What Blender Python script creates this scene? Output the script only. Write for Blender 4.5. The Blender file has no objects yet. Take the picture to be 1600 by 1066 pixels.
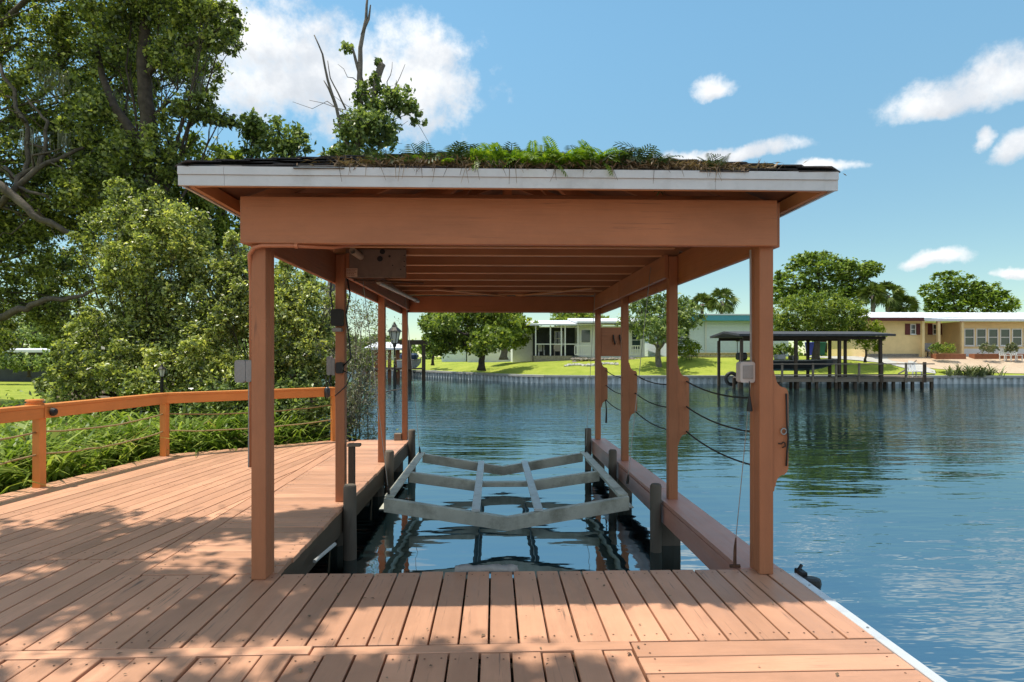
import bpy, math, random
import numpy as np
from mathutils import Vector, Matrix

random.seed(7)
RNG = np.random.default_rng(11)
scene = bpy.context.scene
C = scene.collection

# ------------------------------------------------------------------ camera
YAW = math.radians(1.73)          # the lens points a little right of the slip's axis
CAMZ, FPX = 1.45, 960.0           # eye height above the deck, focal length in 1600-px units
HOR = 555.0
cd = bpy.data.cameras.new("camera")
cam = bpy.data.objects.new("camera", cd)
C.objects.link(cam)
cam.location = (0, 0, CAMZ)
cam.rotation_euler = (math.radians(90), 0, -YAW)
cd.sensor_width = 36.0
cd.lens = 36.0 * FPX / 1600.0
cd.shift_y = (HOR - 533.0) / 1600.0
cd.clip_start, cd.clip_end = 0.05, 2000
scene.camera = cam

def P(u, v, d):
    """the point seen in direction (u, v) at distance d along the lens axis"""
    xr = (u - 800.0) / FPX * d
    return Vector((xr * math.cos(YAW) + d * math.sin(YAW),
                   d * math.cos(YAW) - xr * math.sin(YAW),
                   CAMZ + (HOR - v) / FPX * d))

# ------------------------------------------------------------------ light
SUN = Vector((-0.30, 0.05, 1.0)).normalized()
sl = bpy.data.lights.new("sun", 'SUN')
sl.energy, sl.angle, sl.color = 2.6, math.radians(0.53), (1.0, 0.93, 0.80)
so = bpy.data.objects.new("sun", sl)
C.objects.link(so)
so.rotation_euler = SUN.to_track_quat('Z', 'Y').to_euler()
so.location = (-20, 0, 60)

vs = scene.view_settings
vs.view_transform, vs.look, vs.gamma = 'Standard', 'None', 1.0
vs.exposure = 0.95
vs.use_curve_mapping = False
scene.cycles.max_bounces = 8
scene.cycles.diffuse_bounces = 4
scene.cycles.transparent_max_bounces = 8
scene.cycles.use_denoising = True
scene.cycles.caustics_reflective = False
scene.cycles.caustics_refractive = False

world = bpy.data.worlds.new("World")
scene.world = world
world.use_nodes = True
wt = world.node_tree
wt.nodes.clear()

class NT:
    """small helper for building node trees"""
    def __init__(s, tree): s.t = tree
    def n(s, typ, **kw):
        nd = s.t.nodes.new(typ)
        for k, v in kw.items(): setattr(nd, k, v)
        return nd
    def l(s, a, b): s.t.links.new(a, b)
    def val(s, sock, x):
        if hasattr(x, 'is_linked') or hasattr(x, 'links'): s.l(x, sock)
        else: sock.default_value = x
    def math(s, op, a, b=0.0, c=0.0, clamp=False):
        nd = s.n('ShaderNodeMath', operation=op, use_clamp=clamp)
        for i, x in enumerate((a, b, c)): s.val(nd.inputs[i], x)
        return nd.outputs[0]
    def mix(s, f, a, b, blend='MIX'):
        nd = s.n('ShaderNodeMix', data_type='RGBA', blend_type=blend)
        s.val(nd.inputs[0], f)
        for i, x in ((6, a), (7, b)):
            if isinstance(x, tuple) and len(x) == 3: x = x + (1,)
            s.val(nd.inputs[i], x)
        return nd.outputs[2]
    def noise(s, vec, scale, detail=3.0, rough=0.55, col=False):
        nd = s.n('ShaderNodeTexNoise')
        if vec is not None: s.l(vec, nd.inputs['Vector'])
        nd.inputs['Scale'].default_value = scale
        nd.inputs['Detail'].default_value = detail
        nd.inputs['Roughness'].default_value = rough
        return nd.outputs['Color' if col else 'Fac']
    def mapr(s, x, a, b, c=0.0, d=1.0, smooth=False):
        nd = s.n('ShaderNodeMapRange', interpolation_type='SMOOTHSTEP' if smooth else 'LINEAR')
        s.l(x, nd.inputs['Value'])
        for k, w in zip(('From Min', 'From Max', 'To Min', 'To Max'), (a, b, c, d)):
            nd.inputs[k].default_value = w
        return nd.outputs[0]
    def vmul(s, vec, xyz):
        nd = s.n('ShaderNodeVectorMath', operation='MULTIPLY')
        s.l(vec, nd.inputs[0]); nd.inputs[1].default_value = xyz
        return nd.outputs[0]
    def vadd(s, a, b):
        nd = s.n('ShaderNodeVectorMath', operation='ADD')
        s.l(a, nd.inputs[0]); s.l(b, nd.inputs[1])
        return nd.outputs[0]

def build_sky():
    w = NT(wt)
    sky = w.n('ShaderNodeTexSky', sky_type='NISHITA')
    sky.sun_disc = False
    sky.sun_elevation = math.asin(SUN.z)
    sky.sun_rotation = math.atan2(SUN.x, SUN.y)
    sky.altitude, sky.air_density, sky.dust_density, sky.ozone_density = 0.0, 1.0, 0.0, 1.0
    tc = w.n('ShaderNodeTexCoord')
    sep = w.n('ShaderNodeSeparateXYZ')
    w.l(tc.outputs['Generated'], sep.inputs[0])
    az = w.math('ARCTAN2', sep.outputs[0], sep.outputs[1])
    el = w.math('ARCSINE', sep.outputs[2])
    nz = w.n('ShaderNodeTexNoise')
    w.l(tc.outputs['Generated'], nz.inputs['Vector'])
    nz.inputs['Scale'].default_value = 11.0
    nz.inputs['Detail'].default_value = 7.0
    nz.inputs['Roughness'].default_value = 0.58
    sc = w.n('ShaderNodeSeparateColor')
    w.l(nz.outputs['Color'], sc.inputs[0])
    warp = {}
    for key, ka, ke in (('big', 0.20, 0.16), ('small', 0.075, 0.055)):
        warp[key] = (w.math('ADD', az, w.math('MULTIPLY', w.math('SUBTRACT', sc.outputs[0], 0.5), ka)),
                     w.math('ADD', el, w.math('MULTIPLY', w.math('SUBTRACT', sc.outputs[1], 0.5), ke)))
    total = under = None
    fine = w.math('MULTIPLY', w.math('SUBTRACT', w.noise(tc.outputs['Generated'], 34.0, 6.0, 0.65), 0.5), 2.1)
    # cumulus: (u, v, half width px, half height px)
    clouds = [(470, 130, 190, 90), (640, 150, 110, 85), (380, 60, 110, 80), (1122, 136, 34, 18), (1490, 155, 130, 30),
              (1575, 130, 80, 44), (1536, 222, 22, 20), (1600, 238, 46, 28), (1462, 412, 56, 17), (1130, 245, 130, 14),
              (1290, 262, 60, 12), (1585, 428, 30, 10), (-300, 190, 200, 70), (1950, 120, 230, 60), (2300, 330, 160, 40)]
    for (u, v, ru, rv) in clouds:
        k = (u - 800) / FPX
        a0 = math.atan(k) + YAW
        ca = math.cos(math.atan(k))
        e0 = math.atan((HOR - v) / FPX * ca)
        ra, re = ru / FPX * ca * ca, rv / FPX * ca
        wa, we = warp['big' if rv > 60 else 'small']
        dx = w.math('DIVIDE', w.math('SUBTRACT', wa, a0), ra)
        dy = w.math('DIVIDE', w.math('SUBTRACT', we, e0), re)
        dyn = w.math('MULTIPLY', w.math('MINIMUM', dy, 0.0), 1.5)      # flatter cloud bases
        dyp = w.math('MAXIMUM', dy, 0.0)
        r2 = w.math('ADD', w.math('MULTIPLY', dx, dx), w.math('ADD', w.math('MULTIPLY', dyn, dyn), w.math('MULTIPLY', dyp, dyp)))
        m = w.mapr(w.math('ADD', r2, fine), 1.55, 0.05, 0.0, 1.0, True)
        shade = w.math('MULTIPLY', m, w.mapr(w.math('ADD', dy, w.math('MULTIPLY', fine, 0.6)), 0.15, -0.75, 0.0, 1.0, True))
        under = shade if under is None else w.math('MAXIMUM', under, shade)
        total = m if total is None else w.math('MAXIMUM', total, m)
    # unseen cloud added outside the view, its cover raised for ambient fill
    n2 = w.noise(w.vmul(tc.outputs['Generated'], (1, 1, 2.2)), 2.6, 8.0, 0.6)
    rest = w.mapr(n2, 0.42, 0.58, 0.0, 0.92, True)
    out_of = w.math('MAXIMUM', w.mapr(el, 0.75, 1.0, 0.0, 1.0, True), w.mapr(w.math('ABSOLUTE', az), 1.0, 1.4, 0.0, 1.0, True))
    total = w.math('MAXIMUM', total, w.math('MULTIPLY', rest, out_of))
    body = w.noise(tc.outputs['Generated'], 9.0, 6.0, 0.6)
    ccol = w.mix(w.mapr(body, 0.36, 0.60, 0.0, 1.0, True), (2.75, 2.9, 3.1), (3.9, 3.9, 3.88))
    ccol = w.mix(w.math('MULTIPLY', under, 0.75), ccol, (2.35, 2.5, 2.7))
    tint = w.mix(1.0, sky.outputs[0], (0.66, 0.83, 0.76), 'MULTIPLY')
    low = w.mapr(el, 0.02, 0.55, 0.0, 1.0, True)                       # clear marine air: little milk near the horizon
    tint = w.mix(1.0, tint, w.mix(low, (0.60, 0.545, 0.535), (0.90, 0.93, 0.90)), 'MULTIPLY')
    col = w.mix(w.math('MULTIPLY', total, 0.97), tint, ccol)
    bg = w.n('ShaderNodeBackground')
    bg.inputs['Strength'].default_value = 0.15
    w.l(col, bg.inputs['Color'])
    wo = w.n('ShaderNodeOutputWorld')
    w.l(bg.outputs[0], wo.inputs[0])
build_sky()

# ------------------------------------------------------------------ materials
MATS = {}
def new_mat(name):
    m = bpy.data.materials.new(name); m.use_nodes = True
    t = NT(m.node_tree); t.t.nodes.clear()
    out = t.n('ShaderNodeOutputMaterial')
    b = t.n('ShaderNodeBsdfPrincipled')
    t.l(b.outputs[0], out.inputs[0])
    MATS[name] = m
    return m, t, b, out

def plain(name, col, rough=0.6, metal=0.0, var=0.12, scale=6.0, bump=0.0, spec=0.4, objvar=0.0, dirt=None, dirt_amt=0.3):
    m, t, b, out = new_mat(name)
    tc = t.n('ShaderNodeTexCoord')
    f = t.noise(tc.outputs['Object'], scale, 5.0, 0.6)
    k = t.mapr(f, 0.3, 0.7, 1 - var, 1 + var)
    if objvar:
        oi = t.n('ShaderNodeObjectInfo')
        k = t.math('MULTIPLY', k, t.mapr(oi.outputs['Random'], 0, 1, 1 - objvar, 1 + objvar))
    hs = t.n('ShaderNodeHueSaturation')
    hs.inputs['Color'].default_value = (*col, 1)
    t.l(k, hs.inputs['Value'])
    c = hs.outputs[0]
    if dirt:
        g = t.noise(tc.outputs['Object'], scale * 0.6, 8.0, 0.7)
        c = t.mix(t.mapr(g, 0.50, 0.72, 0.0, dirt_amt), c, dirt)
    t.l(c, b.inputs['Base Color'])
    b.inputs['Roughness'].default_value = rough
    b.inputs['Metallic'].default_value = metal
    b.inputs['Specular IOR Level'].default_value = spec
    if bump:
        bp = t.n('ShaderNodeBump'); bp.inputs['Strength'].default_value = 1.0; bp.inputs['Distance'].default_value = bump
        t.l(t.noise(tc.outputs['Object'], scale * 4, 6.0, 0.65), bp.inputs['Height'])
        t.l(bp.outputs[0], b.inputs['Normal'])
    return m

def wood(name, col, worn, wear=0.5, rough=0.6, objvar=0.08, axis=1, grain=1.0, spec=0.3):
    """painted timber: grain runs along local `axis`, each object gets its own offset and tone"""
    m, t, b, out = new_mat(name)
    tc = t.n('ShaderNodeTexCoord'); oi = t.n('ShaderNodeObjectInfo')
    off = t.n('ShaderNodeCombineXYZ')
    for i, s_ in enumerate((31.0, 17.0, 23.0)):
        t.l(t.math('MULTIPLY', oi.outputs['Random'], s_), off.inputs[i])
    co = t.vadd(tc.outputs['Object'], off.outputs[0])
    st = [26.0, 26.0, 26.0]; st[axis] = 1.3
    g = t.noise(t.vmul(co, tuple(st)), 1.0, 7.0, 0.65)
    st2 = [60.0, 60.0, 60.0]; st2[axis] = 2.2
    g2 = t.noise(t.vmul(co, tuple(st2)), 1.0, 4.0, 0.6)
    big = t.noise(co, 2.3, 5.0, 0.6)
    k = t.math('MULTIPLY', t.mapr(g, 0.3, 0.7, 0.95, 1.04), t.mapr(big, 0.3, 0.7, 0.90, 1.10))
    k = t.math('MULTIPLY', k, t.mapr(oi.outputs['Random'], 0, 1, 1 - objvar, 1 + objvar))
    hs = t.n('ShaderNodeHueSaturation')
    hs.inputs['Color'].default_value = (*col, 1)
    t.l(k, hs.inputs['Value'])
    wm = t.math('MULTIPLY', t.mapr(g2, 0.60, 0.70, 0.0, 1.0), t.mapr(big, 0.45, 0.66, 0.0, wear))
    st3 = [9.0, 9.0, 9.0]; st3[axis] = 5.0
    spot = t.mapr(t.noise(t.vmul(co, tuple(x_ * 1.7 for x_ in st3)), 1.0, 6.0, 0.7), 0.70, 0.76, 0.0, wear * 0.7)
    stain = t.mapr(t.noise(t.vmul(co, tuple(2.6 if i != axis else 0.7 for i in range(3))), 1.0, 8.0, 0.7), 0.50, 0.72, 0.0, 0.55 * wear)
    base_c = t.mix(stain, hs.outputs[0], tuple(0.45 * a + 0.25 * b_ for a, b_ in zip(col, worn)))
    c = t.mix(t.math('MAXIMUM', wm, spot), base_c, worn)
    t.l(c, b.inputs['Base Color'])
    t.l(t.mapr(g, 0.3, 0.7, rough - 0.08, rough + 0.1), b.inputs['Roughness'])
    b.inputs['Specular IOR Level'].default_value = spec
    bp = t.n('ShaderNodeBump'); bp.inputs['Strength'].default_value = 0.8; bp.inputs['Distance'].default_value = 0.0022 * grain
    t.l(t.math('ADD', g, t.math('MULTIPLY', g2, 0.6)), bp.inputs['Height'])
    t.l(bp.outputs[0], b.inputs['Normal'])
    return m

def leafmat(name, dark, mid, light, transl=0.35, rough=0.45, accent=None, acc=0.0, spec=0.35):
    m, t, b, out = new_mat(name)
    ge = t.n('ShaderNodeNewGeometry')
    tc = t.n('ShaderNodeTexCoord')
    r = ge.outputs['Random Per Island']
    cl = t.noise(tc.outputs['Object'], 0.9, 3.0, 0.5)
    v = t.math('ADD', t.math('MULTIPLY', r, 0.75), t.math('MULTIPLY', t.math('SUBTRACT', cl, 0.5), 0.9), clamp=True)
    rp = t.n('ShaderNodeValToRGB')
    e = rp.color_ramp.elements
    e[0].position, e[0].color = 0.05, (*dark, 1)
    e[1].position, e[1].color = 0.95, (*light, 1)
    x = e.new(0.5); x.color = (*mid, 1)
    t.l(v, rp.inputs[0])
    c = rp.outputs[0]
    if accent:
        wn = t.n('ShaderNodeTexWhiteNoise', noise_dimensions='1D')
        t.l(r, wn.inputs['W'])
        c = t.mix(t.math('GREATER_THAN', wn.outputs['Value'], 1 - acc), c, accent)
    t.l(c, b.inputs['Base Color'])
    b.inputs['Roughness'].default_value = rough
    b.inputs['Specular IOR Level'].default_value = spec
    tr = t.n('ShaderNodeBsdfTranslucent')
    t.l(t.mix(1.0, c, (1.2, 1.25, 0.55), 'MULTIPLY'), tr.inputs['Color'])
    ms = t.n('ShaderNodeMixShader'); ms.inputs[0].default_value = transl
    t.l(b.outputs[0], ms.inputs[1]); t.l(tr.outputs[0], ms.inputs[2])
    t.l(ms.outputs[0], out.inputs[0])
    return m

DECK = wood('deck_paint', (0.58, 0.305, 0.188), (0.15, 0.095, 0.07), wear=0.95, rough=0.48, objvar=0.20, spec=0.5)
PAINT_Z = wood('boathouse_paint_upright', (0.43, 0.178, 0.088), (0.16, 0.085, 0.058), wear=0.7, axis=2, objvar=0.08, rough=0.6, grain=2.5)
PAINT_X = wood('boathouse_paint_across', (0.43, 0.178, 0.088), (0.16, 0.085, 0.058), wear=0.7, axis=0, objvar=0.08, rough=0.6, grain=2.5)
PAINT_Y = wood('boathouse_paint_lengthwise', (0.43, 0.178, 0.088), (0.16, 0.085, 0.058), wear=0.7, axis=1, objvar=0.08, rough=0.6, grain=2.5)
RAW_X = wood('shaded_rafter_timber', (0.40, 0.18, 0.09), (0.10, 0.05, 0.03), wear=0.35, axis=0, objvar=0.12, rough=0.7)  # darkened so the joist faces carry painted shade
RAW_Y = wood('rafter_timber_lengthwise', (0.62, 0.32, 0.16), (0.10, 0.05, 0.03), wear=0.35, axis=1, objvar=0.12, rough=0.7)
LIT_EDGE = wood('lit_joist_edge', (0.78, 0.44, 0.24), (0.3, 0.16, 0.09), wear=0.4, axis=0, objvar=0.08, rough=0.6)  # pale tone paints bounced light along the joist bottoms
RAIL = wood('railing_paint', (0.68, 0.255, 0.070), (0.2, 0.10, 0.06), wear=0.35, axis=1, objvar=0.05, rough=0.5)
RAILZ = wood('railing_paint_upright', (0.68, 0.255, 0.070), (0.2, 0.10, 0.06), wear=0.35, axis=2, objvar=0.05, rough=0.5)
WALK = wood('walkway_paint', (0.54, 0.26, 0.19), (0.2, 0.12, 0.10), wear=0.4, rough=0.42, objvar=0.04, spec=0.5)
RIM = wood('weathered_rim', (0.11, 0.085, 0.06), (0.06, 0.07, 0.04), wear=0.8, rough=0.85, grain=2)
PILE = wood('weathered_pile', (0.15, 0.13, 0.105), (0.045, 0.04, 0.032), wear=0.7, axis=2, rough=0.9, grain=3)
GREYWOOD = wood('grey_dock_wood', (0.23, 0.19, 0.15), (0.10, 0.08, 0.06), wear=0.6, axis=0, rough=0.85)
DARKWOOD = wood('dark_dock_wood', (0.085, 0.062, 0.045), (0.03, 0.025, 0.02), wear=0.5, axis=2, rough=0.85)
PANEL = plain('hoist_panel_grey', (0.22, 0.17, 0.14), 0.8, var=0.2, scale=5, dirt=(0.09, 0.06, 0.05), dirt_amt=0.6)
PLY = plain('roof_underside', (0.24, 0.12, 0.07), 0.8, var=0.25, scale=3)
ALU = plain('lift_aluminium', (0.56, 0.56, 0.47), 0.5, metal=0.15, var=0.14, scale=5, bump=0.001, dirt=(0.15, 0.14, 0.09), dirt_amt=0.8)
ALUB = plain('bunk_aluminium', (0.62, 0.65, 0.64), 0.45, metal=0.3, var=0.1, scale=7, dirt=(0.3, 0.3, 0.25), dirt_amt=0.5)
STRIP = plain('edge_aluminium', (0.66, 0.68, 0.70), 0.4, metal=0.3, var=0.08, dirt=(0.35, 0.33, 0.3), dirt_amt=0.4)
FASCIA = plain('fascia_aluminium', (0.62, 0.63, 0.64), 0.5, metal=0.15, var=0.07, scale=4, dirt=(0.30, 0.29, 0.27), dirt_amt=0.45)
SHINGLE = plain('asphalt_shingle', (0.05, 0.045, 0.045), 0.95, var=0.5, scale=70, bump=0.002, objvar=0.25)
BLACK = plain('black_plastic', (0.012, 0.012, 0.013), 0.45, var=0.2)
IRON = plain('dark_iron', (0.02, 0.018, 0.016), 0.5, metal=0.4, var=0.2)
RUST = plain('rusty_steel', (0.10, 0.05, 0.03), 0.8, var=0.4, scale=20)
STEEL = plain('cable_steel', (0.34, 0.34, 0.33), 0.4, metal=0.8)
BOXG = plain('weathered_grey_box', (0.30, 0.29, 0.28), 0.65, var=0.2, scale=9, dirt=(0.13, 0.12, 0.11), dirt_amt=0.6)
BOXW = plain('pale_grey_box', (0.50, 0.47, 0.45), 0.5, var=0.1, scale=9)
PVC = plain('pvc_pipe', (0.55, 0.47, 0.38), 0.5, var=0.15, scale=10, dirt=(0.2, 0.15, 0.1), dirt_amt=0.4)
CONDUIT = plain('painted_conduit', (0.50, 0.19, 0.095), 0.5, var=0.1)
ROPE = plain('tan_rope', (0.36, 0.27, 0.13), 0.9, var=0.25, scale=60, bump=0.003)
DROPE = plain('dark_rope', (0.035, 0.033, 0.03), 0.9, var=0.3, scale=60, bump=0.003)
BARK = plain('oak_bark', (0.115, 0.095, 0.075), 0.95, var=0.45, scale=5, bump=0.03, dirt=(0.17, 0.155, 0.13), dirt_amt=0.6)
BARKD = plain('dark_bark', (0.07, 0.055, 0.042), 0.95, var=0.4, scale=6, bump=0.02)
DEADW = plain('dead_wood', (0.19, 0.165, 0.14), 0.95, var=0.4, scale=5, bump=0.02)
MOSS = leafmat('spanish_moss', (0.234, 0.245, 0.193), (0.36, 0.367, 0.28), (0.54, 0.525, 0.403), 0.2, 0.9)
L_OAK = leafmat('oak_leaves', (0.049, 0.068, 0.025), (0.269, 0.339, 0.094), (0.803, 0.804, 0.227), 0.45, 0.38, spec=0.5)
L_BUSH = leafmat('shrub_leaves', (0.067, 0.097, 0.032), (0.396, 0.473, 0.145), (1.186, 1.122, 0.427), 0.42, 0.33, accent=(0.50, 0.52, 0.14), acc=0.10, spec=0.9)
L_LIME = leafmat('bright_leaves', (0.073, 0.122, 0.022), (0.264, 0.352, 0.066), (0.595, 0.624, 0.118), 0.4, 0.4)
L_YEL = leafmat('yellow_green_leaves', (0.096, 0.134, 0.012), (0.264, 0.336, 0.024), (0.504, 0.528, 0.048), 0.4, 0.45)
L_VINE = leafmat('vine_leaves', (0.072, 0.118, 0.046), (0.255, 0.343, 0.113), (0.598, 0.661, 0.273), 0.35, 0.4)
L_FAR = leafmat('far_tree_leaves', (0.068, 0.12, 0.028), (0.238, 0.339, 0.063), (0.524, 0.598, 0.122), 0.3, 0.5)
L_UNDER = leafmat('undergrowth_leaves', (0.087, 0.153, 0.025), (0.273, 0.38, 0.07), (0.58, 0.634, 0.157), 0.4, 0.4, accent=(0.33, 0.26, 0.12), acc=0.03)
L_FERN = leafmat('fern_leaves', (0.066, 0.143, 0.014), (0.187, 0.297, 0.025), (0.396, 0.473, 0.05), 0.45, 0.45)
L_FERND = leafmat('dark_fern_leaves', (0.019, 0.038, 0.015), (0.056, 0.096, 0.032), (0.128, 0.176, 0.048), 0.3, 0.5)
L_PALM = leafmat('palm_leaves', (0.051, 0.077, 0.015), (0.144, 0.2, 0.048), (0.32, 0.336, 0.112), 0.25, 0.5)
L_DRY = leafmat('dry_litter', (0.09, 0.06, 0.04), (0.24, 0.17, 0.11), (0.46, 0.36, 0.26), 0.15, 0.9)
L_AGAVE = leafmat('agave_leaves', (0.09, 0.12, 0.05), (0.19, 0.22, 0.10), (0.36, 0.37, 0.20), 0.2, 0.5)
W_WHITE = plain('white_paint', (0.74, 0.74, 0.72), 0.5, var=0.04)
W_GREY = plain('grey_white_siding', (0.78, 0.78, 0.78), 0.6, var=0.05)
W_BLUE = plain('pale_blue_siding', (0.72, 0.80, 0.84), 0.6, var=0.05)
TEAL = plain('teal_fascia', (0.09, 0.36, 0.46), 0.5, var=0.06)
W_YEL = plain('yellow_stucco', (0.82, 0.63, 0.33), 0.85, var=0.07, scale=2)
MAROON = plain('maroon_paint', (0.11, 0.022, 0.02), 0.6, var=0.1)
R_WHITE = plain('white_metal_roof', (0.74, 0.76, 0.80), 0.5, var=0.05)
SCREEN = plain('porch_shade', (0.055, 0.06, 0.065), 0.8, var=0.3, scale=2)
GLASS = plain('dark_window_glass', (0.03, 0.05, 0.055), 0.06, var=0.3, scale=1.5, spec=0.8)
STONEB = plain('grey_block', (0.25, 0.22, 0.185), 0.9, var=0.3, scale=8, bump=0.01, objvar=0.2)
BLOCKY = plain('yellow_block', (0.42, 0.34, 0.19), 0.9, var=0.2, scale=5, objvar=0.15)
CONC = plain('bounce_slab_concrete', (0.46, 0.45, 0.42), 0.85, var=0.15, scale=3)
SHEET = plain('seawall_sheet', (0.68, 0.72, 0.74), 0.6, var=0.15, scale=2, dirt=(0.16, 0.17, 0.16), dirt_amt=0.5)
SHROOF = plain('dock_roof_grey', (0.06, 0.062, 0.07), 0.9, var=0.3, scale=5)
HULL = plain('boat_hull_charcoal', (0.035, 0.04, 0.045), 0.3, var=0.1)
HULLW = plain('boat_white', (0.6, 0.62, 0.64), 0.3, var=0.05)
BLUEC = plain('blue_cover', (0.03, 0.06, 0.13), 0.7, var=0.2)
BINB = plain('blue_bin_plastic', (0.03, 0.05, 0.35), 0.5, var=0.1)
BING = plain('green_bin_plastic', (0.01, 0.12, 0.06), 0.5, var=0.1)
TERRA = plain('terracotta', (0.30, 0.12, 0.06), 0.8, var=0.2)
LAMPG = plain('frosted_lamp_glass', (0.60, 0.60, 0.55), 0.25, var=0.06)
SIGNP = plain('sign_plate', (0.66, 0.50, 0.38), 0.6, var=0.1, scale=20)
SIGNT = plain('sign_print', (0.30, 0.13, 0.09), 0.7, var=0.1)

def ground_mat(name, cols, scale, bump=0.02, fine=60):
    m, t, b, out = new_mat(name)
    tc = t.n('ShaderNodeTexCoord')
    a = t.noise(tc.outputs['Object'], scale, 6.0, 0.6)
    f = t.noise(tc.outputs['Object'], fine, 4.0, 0.7)
    c = t.mix(t.mapr(a, 0.35, 0.65), cols[0], cols[1])
    c = t.mix(t.mapr(f, 0.45, 0.75, 0, 0.8), c, cols[2])
    pat = t.noise(tc.outputs['Object'], scale * 3.2, 8.0, 0.72)
    c = t.mix(t.mapr(pat, 0.54, 0.70, 0, 0.65), c, tuple(0.62 * q for q in cols[0]))
    c = t.mix(t.mapr(pat, 0.40, 0.30, 0, 0.5), c, (0.36, 0.31, 0.15) if cols[0][1] > cols[0][0] else cols[2])
    t.l(c, b.inputs['Base Color'])
    b.inputs['Roughness'].default_value = 0.95
    b.inputs['Specular IOR Level'].default_value = 0.1
    bp = t.n('ShaderNodeBump'); bp.inputs['Strength'].default_value = 1.0; bp.inputs['Distance'].default_value = bump
    t.l(f, bp.inputs['Height']); t.l(bp.outputs[0], b.inputs['Normal'])
    return m
G_LAWN = ground_mat('lawn_grass', ((0.22, 0.29, 0.035), (0.33, 0.38, 0.055), (0.42, 0.42, 0.11)), 0.5, 0.04, 9)
G_SOIL = ground_mat('bank_soil', ((0.10, 0.075, 0.05), (0.17, 0.13, 0.09), (0.27, 0.21, 0.15)), 1.2, 0.03, 18)
G_SAND = ground_mat('gravel_yard', ((0.52, 0.40, 0.29), (0.58, 0.46, 0.34), (0.42, 0.31, 0.23)), 0.6, 0.03, 10)

def water_mat():
    m, t, b, out = new_mat('canal_water')
    tc = t.n('ShaderNodeTexCoord')
    ob = tc.outputs['Object']
    w1 = t.noise(t.vmul(ob, (0.55, 1.9, 1)), 1.0, 2.0, 0.5)
    w2 = t.noise(t.vmul(ob, (1.5, 5.0, 1)), 1.0, 3.0, 0.55)
    w3 = t.noise(t.vmul(ob, (4.5, 9.0, 1)), 1.0, 2.0, 0.5)
    sep = t.n('ShaderNodeSeparateXYZ'); t.l(ob, sep.inputs[0])
    # water in the slip and close to the dock lies sheltered; wind ripples grow over open water
    x, y = sep.outputs[0], sep.outputs[1]
    open_ = t.mapr(y, 5.5, 16.0, 0.0, 1.0, True)
    open2 = t.mapr(y, 9.0, 30.0, 0.0, 1.0, True)
    gust = t.mapr(t.noise(t.vmul(ob, (0.05, 0.10, 1)), 1.0, 3.0, 0.5), 0.36, 0.62, 0.25, 1.35)
    side = t.mapr(x, 1.6, 3.2, 0.0, 1.0, True)
    a2 = t.math('ADD', t.math('MULTIPLY', t.math('MAXIMUM', open_, t.math('MULTIPLY', side, 0.42)), 0.019), 0.003)
    a3 = t.math('MULTIPLY', t.math('MULTIPLY', t.mapr(y, 7.0, 16.0, 0.0, 1.0, True), t.mapr(y, 18.0, 32.0, 1.0, 0.15, True)), 0.014)
    h = t.math('ADD', t.math('MULTIPLY', w1, 0.018), t.math('MULTIPLY', w2, t.math('MULTIPLY', a2, gust)))
    h = t.math('ADD', h, t.math('MULTIPLY', w3, t.math('MULTIPLY', a3, gust)))
    w4 = t.noise(t.vmul(ob, (0.55, 0.95, 1)), 1.0, 3.0, 0.6)
    w5 = t.noise(t.vmul(ob, (0.22, 0.42, 1)), 1.0, 2.0, 0.5)
    h = t.math('ADD', h, t.math('MULTIPLY', w4, t.math('MULTIPLY', t.math('MULTIPLY', t.mapr(y, 9.0, 26.0, 0.0, 1.0, True), 0.036), gust)))
    h = t.math('ADD', h, t.math('MULTIPLY', w5, t.math('MULTIPLY', t.mapr(y, 16.0, 36.0, 0.0, 1.0, True), 0.025)))
    bp = t.n('ShaderNodeBump'); bp.inputs['Strength'].default_value = 1.0; bp.inputs['Distance'].default_value = 1.0
    t.l(h, bp.inputs['Height']); t.l(bp.outputs[0], b.inputs['Normal'])
    b.inputs['Base Color'].default_value = (0.006, 0.015, 0.018, 1)
    b.inputs['Roughness'].default_value = 0.02
    b.inputs['IOR'].default_value = 6.0
    b.inputs['Specular Tint'].default_value = (0.78, 0.94, 1.0, 1)
    return m
WATER = water_mat()

# ------------------------------------------------------------------ mesh helpers
def tag(o, label=None, cat=None, group=None, kind=None):
    if label: o['label'] = label
    if cat: o['category'] = cat
    if group: o['group'] = group
    if kind: o['kind'] = kind
    return o

def empty(name, loc, label, cat, group=None, rz=0.0):
    o = bpy.data.objects.new(name, None); C.objects.link(o)
    o.location = loc; o.rotation_euler = (0, 0, rz); o.empty_display_size = 0.2
    bpy_inv[o.name] = Matrix.Translation(loc) @ Matrix.Rotation(rz, 4, 'Z')
    return tag(o, label, cat, group)
bpy_inv = {}

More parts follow.
